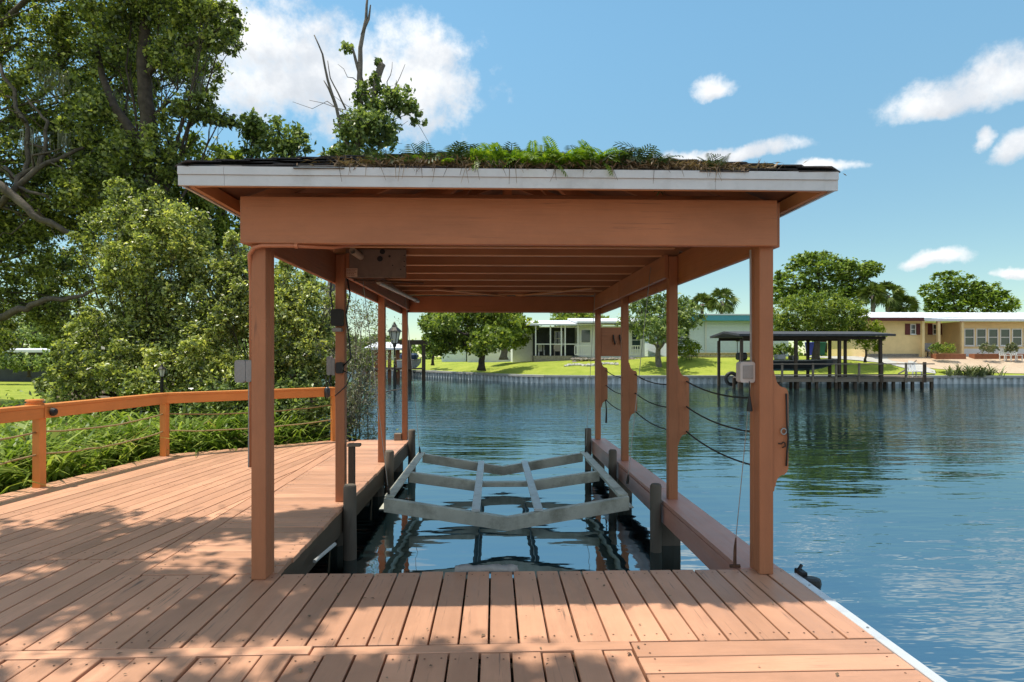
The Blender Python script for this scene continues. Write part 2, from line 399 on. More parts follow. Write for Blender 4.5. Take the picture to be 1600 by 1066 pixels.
class MB:
    def __init__(s): s.v, s.f = [], []
    def add(s, vs, fs):
        o = len(s.v); s.v += [tuple(p) for p in vs]; s.f += [tuple(i + o for i in f) for f in fs]; return s
    def box(s, x0, x1, y0, y1, z0, z1):
        v = [(x, y, z) for z in (z0, z1) for y in (y0, y1) for x in (x0, x1)]
        return s.add(v, [(0, 2, 3, 1), (4, 5, 7, 6), (0, 1, 5, 4), (2, 6, 7, 3), (0, 4, 6, 2), (1, 3, 7, 5)])
    def cbox(s, x0, x1, y0, y1, z0, z1, c=0.004):
        """box with chamfered edges along all sides (24 verts)"""
        X, Y, Z = (x0, x1), (y0, y1), (z0, z1)
        v, idx = [], {}
        for i in (0, 1):
            for j in (0, 1):
                for k in (0, 1):
                    sx, sy, sz = (c, -c)[i], (c, -c)[j], (c, -c)[k]
                    for a in range(3):
                        p = [X[i] + sx, Y[j] + sy, Z[k] + sz]
                        p[a] = (X[i], Y[j], Z[k])[a]
                        idx[(i, j, k, a)] = len(v); v.append(p)
        f = []
        for a in range(3):
            b_, c_ = (a + 1) % 3, (a + 2) % 3
            for e in (0, 1):
                q = []
                for (bb, cc) in ((0, 0), (1, 0), (1, 1), (0, 1)):
                    key = [0, 0, 0]; key[a] = e; key[b_] = bb; key[c_] = cc
                    q.append(idx[(*key, a)])
                f.append(q if e else q[::-1])
        for a in range(3):          # edge strips along axis a
            b_, c_ = (a + 1) % 3, (a + 2) % 3
            for bb in (0, 1):
                for cc in (0, 1):
                    k0 = [0, 0, 0]; k0[b_] = bb; k0[c_] = cc
                    k1 = list(k0); k1[a] = 1
                    q = [idx[(*k0, b_)], idx[(*k1, b_)], idx[(*k1, c_)], idx[(*k0, c_)]]
                    f.append(q if bb != cc else q[::-1])
        for i in (0, 1):
            for j in (0, 1):
                for k in (0, 1):
                    q = [idx[(i, j, k, 0)], idx[(i, j, k, 1)], idx[(i, j, k, 2)]]
                    f.append(q if (i + j + k) % 2 else q[::-1])
        return s.add(v, f)
    def bar(s, p, q, w, h, up=(0, 0, 1)):
        """square bar from p to q, w across, h along `up`"""
        p, q = Vector(p), Vector(q); d = (q - p).normalized()
        up = Vector(up)
        sx = d.cross(up)
        if sx.length < 1e-4: sx = d.cross(Vector((1, 0, 0)))
        sx.normalize(); uz = sx.cross(d).normalized()
        a, b = sx * w / 2, uz * h / 2
        v = [c + i * a + j * b for c in (p, q) for (i, j) in ((-1, -1), (1, -1), (1, 1), (-1, 1))]
        return s.add(v, [(3, 2, 1, 0), (4, 5, 6, 7), (0, 1, 5, 4), (1, 2, 6, 5), (2, 3, 7, 6), (3, 0, 4, 7)])
    def tube(s, pts, rad, n=8, cap=True):
        pts = [Vector(p) for p in pts]
        if not hasattr(rad, '__len__'): rad = [rad] * len(pts)
        vs, fs = [], []
        ref = Vector((0.3, 0.2, 1)).normalized()
        prev = None
        for i, p in enumerate(pts):
            d = (pts[min(i + 1, len(pts) - 1)] - pts[max(i - 1, 0)])
            if d.length < 1e-7: d = Vector((0, 0, 1))
            d.normalize()
            if prev is None:
                a = d.cross(ref)
                if a.length < 0.1: a = d.cross(Vector((1, 0, 0)))
            else:
                a = prev - d * prev.dot(d)
            a.normalize(); prev = a; b = d.cross(a)
            for k in range(n):
                t = 2 * math.pi * k / n
                vs.append(p + (a * math.cos(t) + b * math.sin(t)) * rad[i])
        for i in range(len(pts) - 1):
            for k in range(n):
                k2 = (k + 1) % n
                fs.append((i * n + k, i * n + k2, (i + 1) * n + k2, (i + 1) * n + k))
        if cap:
            fs.append(tuple(range(n))[::-1]); fs.append(tuple((len(pts) - 1) * n + k for k in range(n)))
        return s.add(vs, fs)
    def prism(s, poly, ext, axis='z'):
        """extrude a 2-D polygon between ext[0] and ext[1]; axis z: poly=(x,y); y: poly=(x,z); x: poly=(y,z)"""
        n = len(poly); v = []
        for e in ext:
            for (a, b) in poly:
                v.append({'z': (a, b, e), 'y': (a, e, b), 'x': (e, a, b)}[axis])
        fs = [tuple(range(n))[::-1], tuple(range(n, 2 * n))]
        fs += [(i, (i + 1) % n, n + (i + 1) % n, n + i) for i in range(n)]
        if axis == 'y': fs = [f[::-1] for f in fs]
        return s.add(v, fs)
    def lathe(s, c, prof, n=12):
        """prof: list of (radius, z) around a vertical axis through c"""
        c = Vector(c); v = []; f = []
        for (r, z) in prof:
            for k in range(n):
                t = 2 * math.pi * k / n
                v.append((c.x + r * math.cos(t), c.y + r * math.sin(t), c.z + z))
        for i in range(len(prof) - 1):
            for k in range(n):
                k2 = (k + 1) % n
                f.append((i * n + k, i * n + k2, (i + 1) * n + k2, (i + 1) * n + k))
        f.append(tuple(range(n))[::-1]); f.append(tuple((len(prof) - 1) * n + k for k in range(n)))
        return s.add(v, f)
    def mesh(s, name, mat, smooth=False):
        me = bpy.data.meshes.new(name)
        me.from_pydata(s.v, [], s.f)
        me.materials.append(mat)
        if smooth: me.polygons.foreach_set('use_smooth', [True] * len(me.polygons))
        me.update()
        return me
    def build(s, name, mat, parent=None, smooth=False):
        """world-space geometry; stored relative to the parent"""
        return link(name, s.mesh(name, mat, smooth), parent, world=True)

def world_of(o):
    m = Matrix.Identity(4)
    while o is not None:
        m = bpy_inv.get(o.name, Matrix.Identity(4)) @ m if o.name in bpy_inv else m
        o = o.parent
    return m

def link(name, me, parent=None, world=False, loc=None, rot=None):
    o = bpy.data.objects.new(name, me); C.objects.link(o)
    if parent is not None:
        o.parent = parent
        if world:
            me.transform(world_of(parent).inverted())
    if world:                                   # put the origin at the piece's own centre
        co = np.empty(len(me.vertices) * 3); me.vertices.foreach_get('co', co)
        co = co.reshape(-1, 3); c = Vector((co.min(0) + co.max(0)) / 2)
        if parent is None: c.z = float(co[:, 2].min())
        me.transform(Matrix.Translation(-c)); o.location = c
        bpy_inv[o.name] = Matrix.Translation(c)
    else:
        if loc is not None: o.location = loc
        if rot is not None: o.rotation_euler = rot
    return o

def np_mesh(name, verts, quads, mat, tris=False, smooth=False):
    me = bpy.data.meshes.new(name)
    k = 3 if tris else 4
    me.vertices.add(len(verts)); me.vertices.foreach_set('co', np.asarray(verts, np.float32).ravel())
    me.loops.add(len(quads) * k); me.loops.foreach_set('vertex_index', np.asarray(quads, np.int32).ravel())
    me.polygons.add(len(quads))
    me.polygons.foreach_set('loop_start', np.arange(len(quads), dtype=np.int32) * k)
    me.materials.append(mat)
    if smooth: me.polygons.foreach_set('use_smooth', np.ones(len(quads), bool))
    me.update(calc_edges=True)
    return me

def unit(a): return a / np.maximum(np.linalg.norm(a, axis=1, keepdims=True), 1e-9)

def leaf_arrays(pts, size, up=0.5, aspect=0.5, fold=0.12, droop=0.0, tdir=None):
    n = len(pts)
    nr = RNG.normal(size=(n, 3)); nr[:, 2] += up * 2.0; nr = unit(nr)
    t = RNG.normal(size=(n, 3)); t[:, 2] -= droop
    if tdir is not None: t += tdir
    t = unit(t - nr * np.sum(t * nr, 1, keepdims=True))
    b = np.cross(nr, t)
    L = (size * np.clip(RNG.lognormal(0, 0.32, n), 0.45, 1.9))[:, None]; W = L * aspect
    p = pts - t * L * 0.5
    v = np.stack([p, p + t * L * 0.45 + b * W * 0.5 + nr * L * fold, p + t * L, p + t * L * 0.45 - b * W * 0.5 + nr * L * fold], 1)
    return v.reshape(-1, 3), np.arange(n * 4).reshape(-1, 4)

def clump_points(ells, n, sub=16, subr=0.30, shell=0.5, flat=1.0, single=0.22):
    """points in a crown: each ellipsoid holds many small uneven clumps"""
    vol = np.array([(e[3] * e[4] * e[5]) ** (2 / 3) for e in ells]); cnt = (vol / vol.sum() * n).astype(int)
    out = []
    for e, k in zip(ells, cnt):
        if k < 4: continue
        c, r = np.array(e[:3]), np.array(e[3:6])
        d = unit(RNG.normal(size=(sub, 3)))
        rad = RNG.uniform(shell, 1.0, (sub, 1)) ** 0.6
        cc = c + d * rad * r
        w = RNG.uniform(0.3, 1.0, sub); w /= w.sum()
        which = RNG.choice(sub, k, p=w)
        q = unit(RNG.normal(size=(k, 3))) * np.minimum(np.abs(RNG.normal(0, 0.62, (k, 1))), 1.5)
        sr = RNG.uniform(0.6, 1.3, (sub, 1))[which]
        pts = cc[which] + q * subr * r.mean() * sr * np.array([1, 1, flat])
        loose = RNG.random(k) < single                     # single leaves between the clumps
        dd = unit(RNG.normal(size=(k, 3))) * RNG.uniform(0.3, 1.12, (k, 1))
        pts[loose] = (c + dd * r)[loose]
        out.append(pts)
    return np.concatenate(out)

def wiggle(p, q, n=6, amp=0.1, sag=0.0):
    p, q = Vector(p), Vector(q); L = (q - p).length
    r = []
    for i in range(n + 1):
        t = i / n
        o = Vector(RNG.normal(size=3) * amp * L * 0.25 * math.sin(math.pi * t)) if 0 < i < n else Vector((0, 0, 0))
        r.append(p.lerp(q, t) + o + Vector((0, 0, -sag * L * 4 * t * (1 - t))))
    return r

def taper(r0, r1, n): return [r0 + (r1 - r0) * i / n for i in range(n + 1)]

def tree(name, label, cat, base, trunk_top, r0, ells, nleaf, lsize, lmat, bark=None, group=None, twigs=5, sub=18, subr=0.30,
         limb_from=0.55, aspect=0.5, up=0.3, droop=0.0, shell=0.5, flat=1.0, limbr=0.45, amp=0.12, extra=None):
    """a tree is an Empty with trunk (limbs joined to it) and crown"""
    bark = bark or BARK
    base = Vector(base); trunk_top = Vector(trunk_top)
    root = empty(name, base, label, cat, group)
    m = MB()
    tp = wiggle(base - Vector((0, 0, 0.3)), trunk_top, 7, amp * 0.6)
    m.tube(tp, [r0 * (1.35 if i == 0 else 1 - 0.55 * i / 7) for i in range(8)], 10)
    for e in ells:
        c = Vector(e[:3]); k = int(limb_from * 7 + RNG.uniform(0, 1 - limb_from) * 7); k = min(k, 7)
        s_ = tp[k]
        path = wiggle(s_, c, 6, amp)
        lr = min(r0 * limbr, max(0.012, 0.05 * (c - s_).length ** 0.8))
        m.tube(path, taper(lr, lr * 0.25, 6), 7, cap=False)
        for _ in range(twigs):
            d = Vector(unit(RNG.normal(size=(1, 3)))[0]); tip = c + Vector((d.x * e[3], d.y * e[4], d.z * e[5])) * 0.9
            st = path[int(RNG.integers(3, 7))]
            m.tube(wiggle(st, tip, 4, amp), taper(lr * 0.3, lr * 0.06, 4), 5, cap=False)
    if extra: extra(m, tp)
    m.build('trunk', bark, root, smooth=True)
    v, f = leaf_arrays(clump_points(ells, nleaf, sub, subr, shell, flat), lsize, up, aspect, droop=droop)
    link('crown', np_mesh('crown', v, f, lmat), root, world=True)
    return root

def struct(name, me): return tag(link(name, me, None, world=False), kind='structure')

# ------------------------------------------------------------------ setting: water and land
WZ = -0.50
m = MB(); m.add([(-120, -40, WZ), (160, -40, WZ), (160, 120, WZ), (-120, 120, WZ)], [(0, 1, 2, 3)])
tag(link('water', m.mesh('water', WATER)), kind='structure')
m = MB(); m.add([(-900, -500, -2.2), (900, -500, -2.2), (900, 1200, -2.2), (-900, 1200, -2.2)], [(0, 1, 2, 3)])
struct('canal_bed', m.mesh('canal_bed', G_SOIL))

def hnoise(x, y): return 0.5 * math.sin(x * 0.9 + 1.3 * math.sin(y * 0.7)) * math.cos(y * 1.1 + x * 0.3)

def sheet(name, xs, ys, zf, mat, inside=None):
    v, f, idx = [], [], {}
    for j, y in enumerate(ys):
        for i, x in enumerate(xs):
            xx, yy = x(y) if callable(x) else x, y
            idx[(i, j)] = len(v); v.append((xx, yy, zf(xx, yy)))
    for j in range(len(ys) - 1):
        for i in range(len(xs) - 1):
            q = (idx[(i, j)], idx[(i + 1, j)], idx[(i + 1, j + 1)], idx[(i, j + 1)])
            f.append(q)
    me = bpy.data.meshes.new(name); me.from_pydata(v, [], f); me.materials.append(mat)
    me.polygons.foreach_set('use_smooth', [True] * len(f)); me.update()
    return struct(name, me)

# near bank on the left: shore runs from the deck's far corner away up the canal
def shore(y):
    pts = [(-40, -6.5), (3.0, -6.0), (6.5, -4.9), (9.2, -4.55), (10.6, -2.9), (11.6, -2.6), (14, -3.4), (20, -5.6), (30, -9.5), (45, -15.5), (62, -21), (80, -30), (140, -60)]
    for (a, b) in zip(pts, pts[1:]):
        if a[0] <= y <= b[0]: return a[1] + (b[1] - a[1]) * (y - a[0]) / (b[0] - a[0])
    return pts[-1][1]
def bank_z(x, y):
    d = shore(y) - x
    k = max(0.0, min(1.0, (d + 0.6) / 1.6))
    return -1.1 + k * 0.95 + 0.05 * hnoise(x, y) + min(max(d - 3, 0), 20) * 0.012
ys = list(np.concatenate([np.linspace(-40, 4, 10), np.linspace(5, 16, 34), np.linspace(17, 62, 30), np.linspace(65, 140, 10)]))
offs = [0.9, 0.4, 0.0, -0.5, -1, -1.6, -2.4, -3.5, -5, -7, -9.5, -12]
sheet('bank_soil', [(lambda y, o=o: shore(y) + o) for o in offs[::-1]], ys, bank_z, G_SOIL)
offs2 = [-9.4, -12, -16, -22, -30, -45, -80, -200, -600]
sheet('left_lawn', [(lambda y, o=o: shore(y) + o) for o in offs2[::-1]], ys, lambda x, y: bank_z(x, y) + 0.03, G_LAWN)

# unseen pale slab added behind the lens to bounce sunlight forward
m = MB(); m.box(-30, 1.9, -14, -1.36, -0.6, -0.02)
struct('bounce_slab', m.mesh('bounce_slab', CONC))
# far bank across the canal: a seawall, lawn rising to the houses
WALL = [(-24, 78), (-16.0, 66.0), (-10.5, 60.5), (-6.6, 56.5), (-4.0, 52.5), (-1.5, 48.4), (1.2, 44.6), (3.6, 42.2), (6.5, 41.5), (60, 39.5), (110, 38)]
def wall_y(x):
    for (a, b) in zip(WALL, WALL[1:]):
        if a[0] <= x <= b[0]: return a[1] + (b[1] - a[1]) * (x - a[0]) / (b[0] - a[0])
    return WALL[-1][1] if x > WALL[-1][0] else WALL[0][1]
WTOP = 0.06
def far_z(x, y):
    d = y - wall_y(x)
    t = max(0.0, min(1.0, d / (9.5 if x < 14 else 6.5)))
    top = 0.75 if x < 0 else (0.75 + min(1, x / 14) * 0.6)
    return WTOP - 0.02 + (top - WTOP) * (t * t * (3 - 2 * t)) * 1.0 + 0.02 * hnoise(x, y)
xs = list(np.linspace(-24, 36, 76)) + list(np.linspace(39, 110, 12))
dys = [0.12, 0.8, 1.6, 2.6, 3.8, 5.2, 6.8, 8.5, 11, 15, 22, 40, 120, 700]
v, f = [], []
for j, dy in enumerate(dys):
    for x in xs: v.append((x, wall_y(x) + dy, far_z(x, wall_y(x) + dy)))
n = len(xs)
f = [(j * n + i, j * n + i + 1, (j + 1) * n + i + 1, (j + 1) * n + i) for j in range(len(dys) - 1) for i in range(n - 1)]
me = bpy.data.meshes.new('far_lawn'); me.from_pydata(v, [], f); me.materials.append(G_LAWN)
me.polygons.foreach_set('use_smooth', [True] * len(f)); me.update()
struct('far_lawn', me)
# gravel yard before the yellow house, laid on the lawn
gx = [(u, P(u, 560, 44).x) for u in (1385, 1420, 1460, 1500, 1560, 1640, 1760)]
v, f = [], []
sides = [(46.5, 47.2), (44.2, 48.6), (43.0, 49.5), (42.3, 50), (41.6, 50), (41.2, 50), (40.9, 50)]
for (u, x), (ya, yb) in zip(gx, sides):
    for k in range(7):
        y = max(ya, wall_y(x) + 0.35) + (yb - max(ya, wall_y(x) + 0.35)) * k / 6
        v.append((x, y, far_z(x, y) + 0.03))
f = [(i * 7 + k, (i + 1) * 7 + k, (i + 1) * 7 + k + 1, i * 7 + k + 1) for i in range(6) for k in range(6)]
me = bpy.data.meshes.new('gravel_yard'); me.from_pydata(v, [], f); me.materials.append(G_SAND); me.update()
struct('gravel_yard', me)
# path / driveway between the lawn and the yellow house
v, f = [], []
for i, (u, d0, d1) in enumerate(((1262, 47.2, 50.0), (1300, 46.6, 49.6), (1340, 46.0, 49.0), (1385, 45.2, 47.6), (1425, 43.6, 45.8), (1462, 42.6, 43.4))):
    for k in range(4):
        d = d0 + (d1 - d0) * k / 3; p = P(u, 560, d); v.append((p.x, p.y, far_z(p.x, p.y) + 0.036))
f = [(i * 4 + k, (i + 1) * 4 + k, (i + 1) * 4 + k + 1, i * 4 + k + 1) for i in range(5) for k in range(3)]
me = bpy.data.meshes.new('driveway'); me.from_pydata(v, [], f); me.materials.append(CONC); me.update()
struct('driveway', me)

# seawall: corrugated sheet piles with a concrete cap
sw = empty('seawall', (6.5, 41.5, WZ), 'corrugated grey seawall with concrete cap along the far lawn', 'seawall')
m = MB(); cap = MB()
pts = []
for (a, b) in zip(WALL[1:-1], WALL[2:]):
    L = math.hypot(b[0] - a[0], b[1] - a[1]); k = max(1, int(L / 0.44))
    for i in range(k):
        t = i / k; pts.append((a[0] + (b[0] - a[0]) * t, a[1] + (b[1] - a[1]) * t, (b[0] - a[0]) / L, (b[1] - a[1]) / L))
prof = []
for i, (x, y, tx, ty) in enumerate(pts):
    nx, ny = ty, -tx
    for (s_, o) in ((0.0, 0.0), (0.13, 0.0), (0.18, 0.14), (0.36, 0.14), (0.41, 0.0)):
        prof.append((x + tx * s_ + nx * o, y + ty * s_ + ny * o))
vv = [(x, y, z) for (x, y) in prof for z in (-1.4, WTOP - 0.08)]
m.add(vv, [(2 * i, 2 * i + 2, 2 * i + 3, 2 * i + 1) for i in range(len(prof) - 1)])
tag(m.build('sheet_piling', SHEET, sw), kind='stuff')
for (a, b) in zip(WALL[1:-1], WALL[2:]):
    L = math.hypot(b[0] - a[0], b[1] - a[1]); k = max(1, round(L / 4.0))
    for i in range(k):
        p = Vector((a[0] + (b[0] - a[0]) * i / k, a[1] + (b[1] - a[1]) * i / k, WTOP - 0.06)); q = Vector((a[0] + (b[0] - a[0]) * (i + 1) / k, a[1] + (b[1] - a[1]) * (i + 1) / k, WTOP - 0.06))
        if p.x > 62: continue
        e = (q - p).normalized() * 0.01
        MB().bar(p + e, q - e, 0.42, 0.15).build('cap_block', CONC, sw)

# ------------------------------------------------------------------ the deck
deck = empty('wooden_deck', (0, 2, 0), 'large terracotta painted plank deck wrapping the left side of the boat slip', 'deck')
screws = MB()
def screw(x, y, z=0.0012):
    r = 0.0055; n = 6
    v = [(x + r * math.cos(2 * math.pi * k / n), y + r * math.sin(2 * math.pi * k / n), z) for k in range(n)]
    screws.add(v, [tuple(range(n))])
TH = 0.038
plank_cache = {}
def plank(x0, x1, y0, y1, along='y', nails=True, parent=deck, mat=DECK):
    """one board; grain along its length. Local Y is always the length"""
    w, L = ((x1 - x0), (y1 - y0)) if along == 'y' else ((y1 - y0), (x1 - x0))
    key = (round(w, 3), round(L, 3), mat.name)
    if key not in plank_cache:
        plank_cache[key] = MB().cbox(-w / 2, w / 2, -L / 2, L / 2, -TH, 0, 0.003).mesh('plank', mat)
    cx, cy = (x0 + x1) / 2, (y0 + y1) / 2
    dz = RNG.uniform(-0.0025, 0.0)
    base = world_of(parent).inverted() @ Vector((cx, cy, dz))
    o = link('plank', plank_cache[key], parent, loc=base, rot=(RNG.normal() * 0.003, 0, (0 if along == 'y' else math.pi / 2) + RNG.normal() * 0.0008))
    if nails:
        for s_ in (-1, 1):
            for k in (-0.30, 0.30):
                a, b = s_ * (L / 2 - 0.055 - RNG.uniform(0, 0.02)), k * w + RNG.normal() * 0.006
                if along == 'y': screw(cx + b, cy + a)
                else: screw(cx + a, cy + b)
    return o
PW, GAP = 0.153, 0.012
g = GAP / 2
# front row, boards run away from the lens
for k in range(-17, 12):
    x = 0.13 + PW * k
    plank(x + g, x + PW - g, 3.098, 4.12 + RNG.normal() * 0.003)
for k in range(-38, -17):
    x = 0.13 + PW * k
    plank(x + g, x + PW - g, 3.098, 4.447)
# narrow cross board, then the second row
for (xa, xb) in ((-5.68, -3.1), (-3.09, -0.9), (-0.893, 0.685)):
    plank(xa, xb, 3.010, 3.090, 'x', nails=False)
for k in range(-43, 4):
    x = 0.085 + 0.1505 * k
    if x + 0.15 > 0.70: break
    plank(x + g, min(x + 0.1505, 0.688) - g, 0.35 + RNG.normal() * 0.004, 3.002)
    plank(x + g, min(x + 0.1505, 0.688) - g, -1.3, 0.34)
for k in range(28):
    y = 3.092 - 0.156 * k
    plank(0.695, 1.95, y - 0.156 + g, y - g, 'x')
# border board and the strip of cross boards beside the slip
for (ya, yb) in ((4.132, 6.9), (6.908, 10.45)):
    plank(-2.472, -2.335, ya, yb, 'y', nails=False)
for k in range(41):
    y = 4.132 + 0.1575 * k
    if y + 0.15 > 10.6: break
    plank(-2.326, -1.440 + RNG.normal() * 0.004, y + g, y + 0.1575 - g, 'x')
# left part of the deck: boards follow the slanting outer edge
def clip(poly, a, b):
    out = []
    for i in range(len(poly)):
        p, q = poly[i], poly[(i + 1) % len(poly)]
        sp = (b[0] - a[0]) * (p[1] - a[1]) - (b[1] - a[1]) * (p[0] - a[0])
        sq = (b[0] - a[0]) * (q[1] - a[1]) - (b[1] - a[1]) * (q[0] - a[0])
        if sp >= 0: out.append(p)
        if sp * sq < 0:
            t = sp / (sp - sq); out.append((p[0] + (q[0] - p[0]) * t, p[1] + (q[1] - p[1]) * t))
    return out
REG = [(-2.482, 4.457), (-2.482, 10.60), (-2.66, 10.60), (-4.80, 9.10), (-5.38, 4.457)]
ang = math.atan2(0.58, 4.643)
dx, dy = math.sin(ang), math.cos(ang)
for k in range(-6, 34):
    o = (-5.45 + (k * 0.156) * dy, 4.2 - (k * 0.156) * dx)
    poly = []
    for (s_, t_) in ((g, -1), (0.156 - g, -1), (0.156 - g, 8), (g, 8)):
        poly.append((o[0] + dy * s_ + dx * t_, o[1] - dx * s_ + dy * t_))
    for i in range(5):
        poly = clip(poly, REG[i], REG[(i + 1) % 5])
        if len(poly) < 3: break
    if len(poly) < 3: continue
    L = max(p[1] for p in poly) - min(p[1] for p in poly)
    if L < 0.08: continue
    z = RNG.uniform(-0.0025, 0)
    c_ = MB().prism(poly, (-TH, z)).build('plank', DECK, deck)
    for p in poly: pass
    for yy in np.arange(4.6, 10.4, 1.2):
        for s_ in (0.3, 0.7):
            t_ = (yy - o[1]) / dy; xx = o[0] + dy * 0.156 * s_ + dx * t_
            if min(p[1] for p in poly) + 0.05 < yy < max(p[1] for p in poly) - 0.05 and -5.2 < xx < -2.55 and xx > -5.3 + 0.126 * (yy - 4.46): screw(xx, yy)
tag(screws.build('screw_heads', RUST, deck), kind='stuff')
# rim boards and framing under the planks
for (a, b) in (((-1.462, 4.13), (-1.462, 10.60)), ((-1.44, 4.09), (1.66, 4.09)), ((-5.40, 4.45), (-4.83, 9.10)), ((-4.83, 9.12), (-2.68, 10.62)), ((-2.66, 10.60), (-1.47, 10.60)), ((1.93, -1.2), (1.93, 4.1)), ((-5.65, -1.2), (-5.65, 4.45))):
    MB().bar((a[0], a[1], -0.145), (b[0], b[1], -0.145), 0.038, 0.205).build('rim_board', RIM, deck)
for y in (0.6, 0.95, 1.3, 1.65, 2.0, 2.35, 2.7, 2.95, 3.2, 3.5, 3.8):
    MB().bar((-5.6, y, -0.13), (1.9, y, -0.13), 0.04, 0.18).build('joist', RIM, deck)
for y in (4.9, 5.6, 6.3, 7.0, 7.7, 8.4, 9.1):
    MB().bar((-5.0 + 0.126 * (y - 4.5), y, -0.13), (-1.5, y, -0.13), 0.04, 0.18).build('joist', RIM, deck)
for (x, y) in ((-1.62, 4.3), (-1.62, 6.4), (-1.62, 8.6), (-1.62, 10.4), (-3.4, 6.4), (-3.4, 9.0), (0.2, 3.8), (1.6, 3.8), (1.7, 1.0), (0.2, 1.0), (-2.6, 1.0)):
    MB().lathe((x, y, 0), [(0.1, -2.1), (0.1, -0.045)], 10).build('pile', PILE, deck)
# aluminium edging on the canal side
for (ya, yb) in ((-1.2, 1.45), (1.455, 4.02)):
    MB().cbox(1.953, 2.012, ya, yb, -0.05, 0.004, 0.003).build('edge_strip', STRIP, deck)
for y in (1.7, 2.05, 2.6, 3.2, 3.8):
    MB().lathe((1.984, y, 0.004), [(0.008, 0), (0.006, 0.004)], 8).build('bolt', STEEL, deck)

# ------------------------------------------------------------------ boathouse
XL, XR = -1.515, 1.805            # post centre lines
PY = [4.055, 6.16, 8.40, 10.58]
bh = empty('boathouse', (0.14, 7.3, 0), 'brown painted open boathouse with ferns growing on its low hip roof', 'boathouse')
BT = 2.462                        # top of the carrying beams
for x in (XL, XR):
    for y in PY:
        s_ = 0.046
        MB().cbox(x - s_, x + s_, y - s_, y + s_, 0.0, BT - 0.02 if y > 4.2 else 2.40, 0.004).build('post', PAINT_Z, bh)
    MB().cbox(x - 0.044, x + 0.044, 4.104, 4.175, -0.3, 2.40, 0.004).build('post_facing', PAINT_Z, bh)
m = MB().cbox(-1.61, 1.853, 3.955, 4.006, 2.162, 2.461, 0.004); m.build('front_beam', PAINT_X, bh)
MB().cbox(-1.61, 1.853, 10.64, 10.68, 2.185, 2.461, 0.004).build('back_beam', PAINT_X, bh)
MB().cbox(-1.425, 1.715, 10.49, 10.53, 2.19, 2.455, 0.004).build('back_beam', PAINT_X, bh)
MB().cbox(-1.605, -1.565, 4.01, 10.63, 2.163, 2.460, 0.004).build('side_beam', PAINT_Y, bh)
MB().cbox(1.855, 1.895, 4.01, 10.63, 2.163, 2.460, 0.004).build('side_beam', PAINT_Y, bh)
for (a, b) in ((6.12, 8.398), (8.402, 10.485)):
    MB().cbox(-1.466, -1.427, a, b, 2.215, 2.458, 0.004).build('inner_beam', PAINT_Y, bh)
    MB().cbox(1.717, 1.756, a, b, 2.225, 2.458, 0.004).build('inner_beam', PAINT_Y, bh)
# trusses: bottom chords seen from below, webs and rafters above them
EX0, EX1, EY0, EY1, EZ = -1.85, 2.09, 3.715, 10.93, 2.568       # eaves rectangle, height of the fascia top
CX = (EX0 + EX1) / 2; HALF = (EX1 - EX0) / 2
SLOPE = 0.376; RZ = EZ + HALF * SLOPE
def roof_under(x, y):
    return EZ - 0.035 + SLOPE * min(x - EX0, EX1 - x, y - EY0, EY1 - y)
TY = [4.42, 5.08, 5.76, 6.22, 6.90, 7.57, 8.24, 8.96, 9.62, 10.25]
for y in TY:
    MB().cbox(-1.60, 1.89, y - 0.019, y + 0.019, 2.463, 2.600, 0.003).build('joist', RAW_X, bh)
    MB().box(-1.42, 1.71, y - 0.021, y + 0.021, 2.452, 2.4625).build('lit_edge_strip', LIT_EDGE, bh)  # added strip, its pale colour stands in for light on the lower edge
    zt = roof_under(CX, y) - 0.05
    hw = min(HALF - 0.1, (zt - 2.56) / SLOPE) if zt > 2.6 else 0
    for s_ in (-1, 1):
        e = CX + s_ * (HALF - 0.06); ee = CX + s_ * max(HALF - (min(y - EY0, EY1 - y)), 0.02)
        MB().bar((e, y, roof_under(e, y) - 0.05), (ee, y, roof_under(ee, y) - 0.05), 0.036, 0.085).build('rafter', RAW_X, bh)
    if zt > 2.75:
        for s_ in (-1, 1):
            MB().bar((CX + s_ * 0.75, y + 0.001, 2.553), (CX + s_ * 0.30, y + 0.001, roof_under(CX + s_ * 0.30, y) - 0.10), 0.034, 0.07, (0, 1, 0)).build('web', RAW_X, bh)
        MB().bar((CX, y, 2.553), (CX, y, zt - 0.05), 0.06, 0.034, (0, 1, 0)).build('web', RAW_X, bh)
for x in (-1.15, -0.62, -0.07, CX, 0.36, 0.86, 1.30):              # jack rafters of the front hip
    yy = EY0 + min(HALF, min(x - EX0, EX1 - x)) - 0.05
    MB().bar((x, EY0 + 0.05, roof_under(x, EY0 + 0.05) - 0.04), (x, yy, roof_under(x, yy) - 0.04), 0.040, 0.078).build('jack_rafter', RAW_Y, bh)
for (ex, s_) in ((EX0, 1), (EX1, -1)):
    MB().bar((ex + s_ * 0.05, EY0 + 0.05, roof_under(ex + s_ * 0.05, EY0 + 0.05) - 0.045), (CX - s_ * 0.03, EY0 + HALF - 0.03, roof_under(CX, EY0 + HALF) - 0.06), 0.036, 0.09).build('hip_rafter', RAW_Y, bh)
    MB().bar((ex + s_ * 0.05, EY1 - 0.05, roof_under(ex + s_ * 0.05, EY1 - 0.05) - 0.045), (CX - s_ * 0.03, EY1 - HALF + 0.03, roof_under(CX, EY0 + HALF) - 0.06), 0.036, 0.09).build('hip_rafter', RAW_Y, bh)
for (xa, ya, xb, yb) in ((-1.40, 4.1, -0.2, 5.4), (1.65, 4.1, 0.5, 5.4), (-0.9, 9.4, 0.2, 10.4), (1.5, 9.2, 0.4, 10.4)):
    MB().bar((xa, ya, 2.452), (xb, yb, 2.452), 0.085, 0.018).build('cross_brace', RAW_Y, bh)
